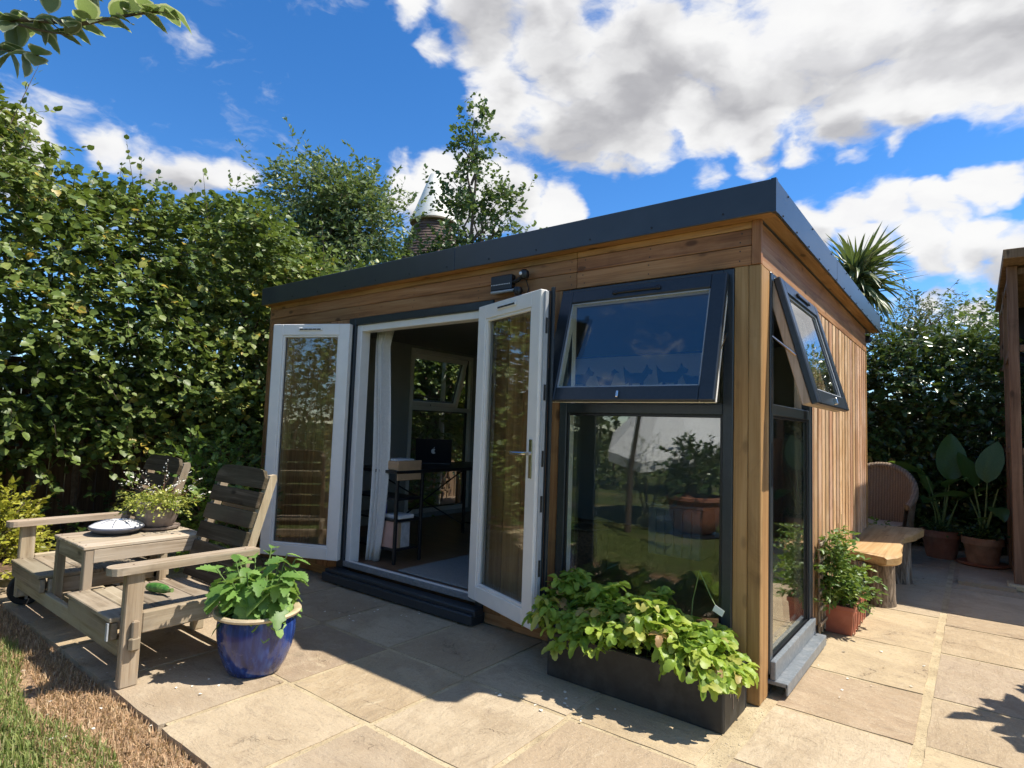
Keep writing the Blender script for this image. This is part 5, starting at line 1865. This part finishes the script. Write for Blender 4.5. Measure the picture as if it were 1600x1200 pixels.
def tree(name, label, loc, height, trunk_r, blobs, n, k, leaf, tpl, material, barkm='twig', Lr=(.25, .6), width=1.0, droop=.25, clump=9, clump_r=.35, trunk_top=.8, limbs=True, up=.6, cat='tree'):
    """blobs: ellipsoids (cx,cy,cz,rx,ry,rz,weight) relative to loc"""
    root = thing(name, label, cat, loc)
    tp_ = [(random.gauss(0, .012) * i, random.gauss(0, .012) * i, height * trunk_top * i / 6 - .05) for i in range(7)]
    MB().tube(tp_, [trunk_r * (1 - .75 * i / 6) for i in range(7)], 10).build('trunk', barkm, root, True)
    wts = np.array([b_[6] for b_ in blobs], float)
    wts /= wts.sum()
    nc_ = max(6, n // clump)
    which = rng.choice(len(blobs), nc_, p=wts)
    B = np.array([b_[:6] for b_ in blobs], float)[which]
    dv = unit(rng.normal(0, 1, (nc_, 3)))
    rr = rng.uniform(.25, 1.0, (nc_, 1)) ** .5
    C_ = B[:, :3] + dv * rr * B[:, 3:6]
    cid = rng.integers(0, nc_, n)
    P = C_[cid] + rng.normal(0, clump_r, (n, 3)) * np.array([1, 1, .8])
    D = dv[cid] + rng.normal(0, .55, (n, 3)) + np.array([0, 0, .15])
    LL = rng.uniform(Lr[0], Lr[1], n)
    t0 = np.clip(rng.uniform(.2, .8, nc_)[cid] + rng.normal(0, .1, n), 0, 1)
    foliage_object('crown', spray_leaves(P, D, LL, k, leaf, tpl, droop, up, .4, .6, t0, width), material, root)
    v_, t_ = twig_mesh(P, D, LL, max(.003, trunk_r * .03), droop)
    stuff(link('twigs', fast_mesh('twigs', v_, t_, barkm), root))
    if limbs:
        idx = rng.choice(nc_, min(nc_, 26), replace=False)
        for i in idx:
            c_ = C_[i]
            hz = min(height * trunk_top * .95, max(height * .18, c_[2] - .6 * math.hypot(c_[0], c_[1]) - .1 * height))
            pth = limb_path((0, 0, hz), tuple(c_))
            r0 = trunk_r * .38
            MB().tube(pth, [r0, r0 * .8, r0 * .6, r0 * .4, r0 * .15], 6).build('limb', barkm, root, True)
    return root


# mixed trees behind the left hedge and the room
tree('willow_tree', 'grey green willow like tree behind the left end of the roof', (-8.7, 3.1, 0), 6.2, .12,
     [(-.6, -.4, 3.7, 1.0, 1.0, 1.2, 1.0), (-.2, -.1, 5.35, .42, .42, .75, .5), (.35, .3, 4.9, .55, .55, 1.0, .8), (.75, .55, 4.5, .5, .5, 1.05, .9), (-.3, .1, 2.6, 1.4, 1.4, 1.1, 1.2), (.5, .3, 2.8, 1.1, 1.1, 1.1, 1.0)], 3700, 11, .10, LEAFN, 'leaf_willow', width=1.7, clump_r=.22)
tree('apple_tree', 'dark leaved round tree between the hedge and the willow', (-7.7, 1.7, 0), 4.3, .10,
     [(0, 0, 3.1, 1.1, 1.1, .95, 1), (.5, 1.0, 2.7, 1.1, 1.1, 1.1, 1.0), (.1, -.9, 3.3, .8, .8, .7, .6), (.9, 1.2, 1.6, 1.0, 1.0, 1.0, .8)], 2100, 9, .075, LEAF8, 'leaf_tree', clump_r=.22)
tree('conifer_tips', 'feathery pale green bush top above the hedge', (-9.4, 1.6, 0), 4.7, .06,
     [(0, 0, 4.1, .45, .6, .55, 1), (.1, .5, 4.3, .3, .3, .5, .6), (0, -.2, 3.2, .8, .9, .8, 1)], 700, 12, .06, LEAFN, 'leaf_jasmine', width=.7, clump_r=.15)
tree('poplar_tree', 'slender young tree with sparse rounded leaves rising behind the roof', (-5.88, 4.25, 0), 6.55, .055,
     [(-.02, .0, 6.05, .14, .14, .55, .8), (.0, .0, 5.35, .28, .28, .45, .7), (.02, .02, 4.65, .45, .45, .55, 1.2), (.45, .35, 4.95, .22, .18, .28, .35), (.62, .50, 4.55, .20, .15, .40, .4), (.0, .05, 3.9, .55, .55, .6, 1.2), (-.42, -.3, 5.05, .14, .12, .08, .12), (.95, .75, 3.95, .22, .2, .15, .22)],
     640, 8, .062, LEAFR, 'leaf_poplar', Lr=(.15, .34), clump_r=.12, clump=6, trunk_top=.98, droop=.1, width=1.15)
tree('poplar_tree', 'lower bushy sapling in front of the brown tiled cone', (-6.7, 3.75, 0), 4.7, .05,
     [(0, 0, 3.70, .55, .55, .5, 1), (.35, .3, 4.15, .2, .2, .2, .2), (0, 0, 3.0, .8, .8, .8, 1), (.6, .5, 3.6, .4, .4, .4, .5)], 620, 9, .065, LEAFR, 'leaf_tree', clump_r=.15, Lr=(.15, .35))

# laurel hedge closing the side path (face looks along -Y)
hedge('laurel_hedge', 'dark glossy laurel hedge closing the end of the side path', 'hedge', (0, 5.9, 0), 6600, -2.8, 3.2, lambda u: 2.62 - .03 * u + .09 * np.sin(u * 4.2) + .05 * np.sin(u * 11), .05, .9, (1, 0, 0), (0, -1, 0), .085, 9, .2, .42, LEAF8, 'leaf_laurel', seed=2.5, lump=.16, up=.7, out=.6, topsprout=40)
for nm in ('laurel_hedge',):
    for o in [x for x in bpy.data.objects if x.name == nm]:
        o.location = (0, 5.95, 0)
tree('ash_tree', 'thin distant tree above the laurel hedge right of the palm', (-.35, 13.6, 0), 4.6, .12,
     [(0, 0, 3.9, 1.2, 1.0, .5, 1), (.4, 0, 4.2, .7, .7, .3, .5), (-.6, 0, 3.3, .9, .9, .7, .8)], 520, 9, .09, LEAFN, 'leaf_far', clump_r=.22, Lr=(.25, .5), width=1.3)
tree('bush_tree', 'leafy green treetop beside the aviary roof', (1.35, 10.5, 0), 3.9, .09,
     [(0, 0, 3.2, .9, .9, .75, 1), (.2, 0, 2.4, 1.3, 1.1, .9, 1), (-.5, 0, 2.5, .9, .9, .7, .6)], 800, 9, .085, LEAF8, 'leaf_tree', clump_r=.2)
# hedge far behind the room
hedge('field_hedge', 'rough green hedge far behind the garden room', 'hedge', (0, 11.0, 0), 1500, -16.0, 12.0, lambda u: 2.1 + .3 * np.sin(u * .9), .1, 1.6, (1, 0, 0), (0, -1, 0), .13, 9, .35, .8, LEAF4, 'leaf_tree', seed=5.5, lump=.4)
for o in [x for x in bpy.data.objects if x.name == 'field_hedge']:
    o.location = (0, 11.0, 0)
for o in [x for x in bpy.data.objects if x.name in ('hazel_hedge', 'ivy_undergrowth')]:
    pass

# cordyline palm behind the far corner of the room
palm = thing('cabbage_palm', 'spiky cabbage palm showing above the right roof edge', 'palm', (-.40, 5.98, 0))
pts_ = [(0, 0, -.05), (.02, 0, 1.2), (.0, .03, 2.4), (.02, .02, 3.40)]
MB().tube(pts_, [.11, .085, .075, .08], 10).build('trunk', 'bark', palm, True)
sw_me = []
for kk, (bend, wd_) in enumerate(((.35, .075), (.75, .078), (.12, .068))):
    V, F = [], []
    n_ = 8
    for i in range(n_ + 1):
        q = i / n_
        wv = wd_ * .5 * (.5 + .9 * math.sin(math.pi * min(1, q * .9 + .12))) * (1 - q) ** .45 + .001
        a = bend * q
        y = q * math.cos(a * .8)
        z = -bend * .55 * q * q
        V += [(-wv, y, z + wv * .5), (0, y, z), (wv, y, z + wv * .5)]
    for i in range(n_):
        a = i * 3
        F += [(a, a + 1, a + 4, a + 3), (a + 1, a + 2, a + 5, a + 4)]
    b = MB(); b.v, b.f = V, F
    sw_me.append(b.mesh('leaf', 'leaf_palm', True))
for k in range(290):
    az = random.uniform(0, 6.283)
    el = math.asin(random.uniform(-.75, 1.0))
    z0 = 3.42 + random.uniform(-.25, .15)
    ln = random.uniform(.55, .82)
    sm_ = sw_me[1] if el < .2 else random.choice(sw_me)
    link('leaf', sm_, palm, (.03 * math.cos(az), .03 * math.sin(az), z0), (el, random.uniform(-.5, .5), az), ln)

# ------------------------------------------------------------------ oast house far behind: tiled cone and white cowl
oast = thing('oast_house', 'oast house with brown tiled cone and white wooden cowl behind the trees', 'oast house', (-20.6, 17.55, 0))
MB().lathe([(2.75, 0), (2.75, 6.2), (2.6, 6.25)], 40).build('wall', 'brick_red', oast, True)
NT_ = 34
rp = []
for k in range(NT_):
    q0, q1 = k / NT_, (k + 1) / NT_
    r0, r1 = 2.98 + (.90 - 2.98) * q0, 2.98 + (.90 - 2.98) * q1
    z0, z1 = 6.15 + 5.2 * q0, 6.15 + 5.2 * q1
    rp += [(r0 + .05, z0), (r1 + .015, z1 - .01)]
MB().lathe(rp, 44).build('roof', 'roof_tile', oast, True)
cz = 11.36
b = MB().lathe([(1.08, 0), (1.16, .06), (1.14, .16), (.76, 1.2), (.28, 2.55), (.24, 2.60), (.14, 2.53), (.001, 2.5)], 28, (0, 0, cz))
for i, v in enumerate(b.v):
    b.v[i] = (v[0] - .12 * (v[2] - cz) * .25, v[1] + .1 * (v[2] - cz) * .2, v[2])
b.build('cowl', 'cream_paint', oast, True)
MB().lathe([(1.16, -.06), (1.19, -.02), (1.15, .03)], 28, (0, 0, cz)).build('cowl_base', 'twig', oast, True)

# ------------------------------------------------------------------ seen through the left window: trellis and birch
tl = thing('trellis_panel', 'square lattice trellis panel outside the left window', 'trellis', (-5.35, 2.2, 0))
for k in range(9):
    MB().box((0, k * .15, .2), (.018, k * .15 + .028, 1.75), .002).build('upright', 'aviary_wood', tl)
for k in range(10):
    MB().box((.0185, -.03, .3 + k * .15), (.034, 1.26, .328 + k * .15), .002).build('rail', 'aviary_wood', tl)
bir = thing('birch_sapling', 'slim white birch stem outside the left window', 'tree', (-5.10, 2.95, 0))
MB().tube([(0, 0, -.05), (.02, .02, .8), (-.01, .05, 1.6), (.03, .02, 2.4), (.0, .06, 3.1)], [.045, .04, .034, .024, .008], 10).build('trunk', 'birch', bir, True)
MB().tube([(.0, .04, 1.35), (-.0, -.18, 1.55), (.05, -.36, 1.62)], [.018, .013, .006], 7).build('limb', 'birch', bir, True)
n = 90
P = rng.normal(0, .35, (n, 3)) * np.array([1, 1, .8]) + np.array([0, .05, 2.6])
D = rng.normal(0, .6, (n, 3)) + np.array([0, 0, .2])
foliage_object('crown', spray_leaves(P, D, rng.uniform(.15, .35, n), 8, .055, LEAFR, .35), 'leaf_tree', bir)
shrub('window_shrub', 'bright leafy shrub just outside the left window', (-4.98, 2.15, 0), (.32, .5, .85), 130, 8, .085, LEAF8, 'leaf_jasmine', .6, L=(.15, .35))

# ------------------------------------------------------------------ variegated branch reaching in at the upper left
br = thing('variegated_branch', 'overhanging branch of cream edged leaves at the top left corner', 'branch', (-1.9, -3.3, 2.1))
BO = Vector((-1.9, -3.3, 2.1))
def bpath(pts, rad):
    MB().tube([tuple(Vector(p) - BO) for p in pts], rad, 7).build('twig', 'twig', br, True)
# camera side shrub limb (1.5 m away), heights from the measured directions
c0, c1, c2 = (-1.62, -3.02, 2.30), (-1.11, -2.715, 2.245), (-.93, -2.58, 2.235)
bpath([(-1.9, -3.3, 2.1), c0, (-1.35, -2.86, 2.285), c1, c2, (-.82, -2.50, 2.262), (-.765, -2.44, 2.285)], [.014, .010, .008, .006, .005, .0035, .002])
MB().tube([tuple(Vector(p) - BO) for p in ((-2.75, -4.05, -.05), (-2.70, -4.00, .8), (-2.50, -3.82, 1.5), (-2.2, -3.55, 1.95), (-1.9, -3.3, 2.1))], [.045, .038, .03, .021, .0145], 8).build('trunk', 'twig', br, True)
bpath([c0, (-1.25, -2.79, 2.195), (-1.10, -2.70, 2.165), (-1.03, -2.64, 2.155)], [.007, .005, .004, .002])
bpath([(-1.35, -2.86, 2.285), (-1.20, -2.77, 2.33), (-1.02, -2.64, 2.335), (-.90, -2.55, 2.33)], [.006, .005, .004, .002])
bpath([c1, (-1.02, -2.65, 2.215), (-.96, -2.60, 2.205)], [.004, .003, .0015])
segs = [((-1.35, -2.86, 2.285), c1, 7), (c1, c2, 16), (c2, (-.82, -2.50, 2.262), 11), ((-.82, -2.50, 2.262), (-.765, -2.44, 2.285), 8), ((-1.25, -2.79, 2.195), (-1.10, -2.70, 2.165), 7), ((-1.10, -2.70, 2.165), (-1.03, -2.64, 2.155), 9), ((-1.20, -2.77, 2.33), (-1.02, -2.64, 2.335), 15), ((-1.02, -2.64, 2.335), (-.90, -2.55, 2.33), 15), (c1, (-.96, -2.60, 2.205), 9), ((-1.62, -3.02, 2.30), (-1.35, -2.86, 2.285), 10)]
vmesh = []
for kk in range(3):
    V, T, ti, ri = leaves(np.zeros((1, 3)), np.array([[0, 1.0, 0]]), np.array([[0, 0, 1.0]]), [1.0], (LEAFV[0] * np.array([1.15 + .1 * kk, 1, 1.4]), LEAFV[1], LEAFV[2]), np.array([.2 + .3 * kk]))
    vmesh.append(fast_mesh('leaf', V, T, 'leaf_variegated', ti, ri, smooth=True))
for a, b_, nn in segs:
    for k in range(nn):
        q = (k + random.random()) / nn
        p = Vector(a).lerp(Vector(b_), q) - BO
        dirv = (Vector(b_) - Vector(a)).normalized()
        ax = (dirv * .5 + Vector((random.gauss(0, .6), random.gauss(0, .6), random.gauss(-.1, .5)))).normalized()
        rot = ax.to_track_quat('Y', 'Z').to_euler()
        o = link('leaf', random.choice(vmesh), br, tuple(p), rot, random.uniform(.048, .075))
        o.rotation_mode = 'XYZ'

# ------------------------------------------------------------------ shrub outside the right picture edge (casts the leafy shadow)
shrub('fig_shrub', 'large leaved fig shrub to the right of the side path', (1.98, .95, 0), (.40, .62, 1.25), 100, 7, .15, LEAFR, 'leaf_hazel', .9, L=(.2, .4))

# ------------------------------------------------------------------ garden behind the viewer (mirrored in the panes)
hedge('garden_hedge', 'tall garden hedge across the lawn facing the room', 'hedge', (0, -8.8, 0), 2200, -8.0, 6.0, lambda u: 3.7 + .3 * np.sin(u * 1.7), .05, 1.2, (1, 0, 0), (0, 1, 0), .12, 9, .3, .6, LEAFR, 'leaf_hazel', seed=7.7, lump=.3)
for o in [x for x in bpy.data.objects if x.name == 'garden_hedge']:
    o.location = (0, -8.8, 0)
shrub('sky_blocker_bush', 'tall dark yew bush added to keep sky out of the left door reflection', (-4.55, -4.9, 0), (.95, .95, 2.1), 900, 10, .06, LEAFN, 'leaf_laurel', 3.3, L=(.2, .4), width=1.4)  # bush added to block the sky mirrored in the left door pane
gp = thing('terracotta_bowl', 'large terracotta bowl planter on the lawn facing the front window', 'flower pot', (-2.05, -4.55, 0))
MB().lathe([(.001, -.045), (.30, -.045), (.33, -.02), (.30, .0), (.001, -.01)], 32).build('saucer', 'black_plastic', gp, True)
pot_shell([(.20, 0), (.26, .05), (.31, .18), (.33, .34), (.34, .40), (.37, .42), (.37, .46), (.35, .47)], .03, 40, 'pot', 'terracotta', gp)
soil_disc(.31, .42, gp)
shrub('bowl_shrub', 'glossy shrub growing in the terracotta bowl', (-2.05, -4.55, .42), (.42, .42, .55), 160, 8, .075, LEAF8, 'leaf_laurel', 1.4, L=(.12, .3))
shrub('lavender_bush', 'wiry grey bush on the lawn in front of the white parasol', (-2.75, -4.65, 0), (.45, .45, .85), 260, 12, .035, LEAFN, 'leaf_willow', 2.6, L=(.2, .45))
ps = thing('parasol', 'white canvas parasol tilted low over the lawn', 'parasol', (-2.75, -5.5, 0))
MB().tube([(0, 0, -.05), (0, 0, 1.5), (.0, .12, 2.0)], .022, 10).build('pole', 'bench_z', ps, True)
b = MB()
ns_ = 8
apex = (0, .12, 2.02)
ringv = []
for k in range(ns_):
    a = 2 * math.pi * k / ns_
    ringv.append((.90 * math.cos(a), .90 * math.sin(a) + .2, 1.25 - .40 * math.sin(a)))
b.v = [apex] + ringv + [(x, y, z - .14) for x, y, z in ringv]
for k in range(ns_):
    j = (k + 1) % ns_
    b.f.append((0, 1 + k, 1 + j))
    b.f.append((1 + k, 1 + ns_ + k, 1 + ns_ + j, 1 + j))
o = b.build('canopy', 'canvas_white', ps)
s_ = o.modifiers.new('solid', 'SOLIDIFY'); s_.thickness = .004
MB().lathe([(.25, -.05), (.25, 0), (.06, .05), (.04, .25)], 20).build('base', 'grey_paint', ps)

# ------------------------------------------------------------------ fallen petals and leaves on the paving
litter_me = [fast_mesh('petals', *(lambda q: (q[0], q[1]))(leaves(np.zeros((1, 3)), np.array([[0, 1.0, 0]]), np.array([[0, 0, 1.0]]), [1.0], LEAFR, np.array([.5]))), m_) for m_ in ('petal', 'dead_leaf')]
lit = {'petal': [], 'dead_leaf': []}
def scatter(n_, x0, x1, y0, y1, kind, s0, s1, z=.006):
    P_ = np.stack([rng.uniform(x0, x1, n_), rng.uniform(y0, y1, n_), np.full(n_, z)], 1)
    an = rng.uniform(0, 6.283, n_)
    A_ = np.stack([np.cos(an), np.sin(an), rng.normal(0, .12, n_)], 1)
    N_ = np.array([0, 0, 1.0]) + rng.normal(0, .2, (n_, 3))
    lit[kind].append(leaves(P_, A_, N_, rng.uniform(s0, s1, n_), LEAFR, np.full(n_, .5)))
scatter(16, -2.6, -2.05, -.62, -.12, 'petal', .010, .02)
scatter(16, -1.0, -.45, -.75, -.50, 'petal', .010, .022)
scatter(10, .05, .60, .3, 1.3, 'petal', .010, .022)
scatter(12, -3.2, -2.35, -1.85, -1.3, 'petal', .010, .02)
scatter(10, -2.4, -1.9, -1.75, -1.55, 'petal', .008, .018)
scatter(12, -4.2, -1.4, -2.2, -1.9, 'petal', .010, .024, -.012)
scatter(22, -4.6, -1.6, -2.3, -1.88, 'dead_leaf', .02, .045, -.012)
scatter(16, .1, 1.0, 3.2, 4.6, 'dead_leaf', .015, .03)
scatter(60, -5.2, -4.5, -2.0, .6, 'dead_leaf', .03, .06, -.02)
for kind, nm, lb_ in (('petal', 'fallen_petals', 'pale fallen petals scattered over the paving'), ('dead_leaf', 'fallen_leaves', 'brown fallen leaves along the paving edge and bed')):
    V, T, ti, ri = merge(lit[kind])
    o = stuff(link(nm, fast_mesh(nm, V, T, kind)))
    tag(o, lb_, 'litter')
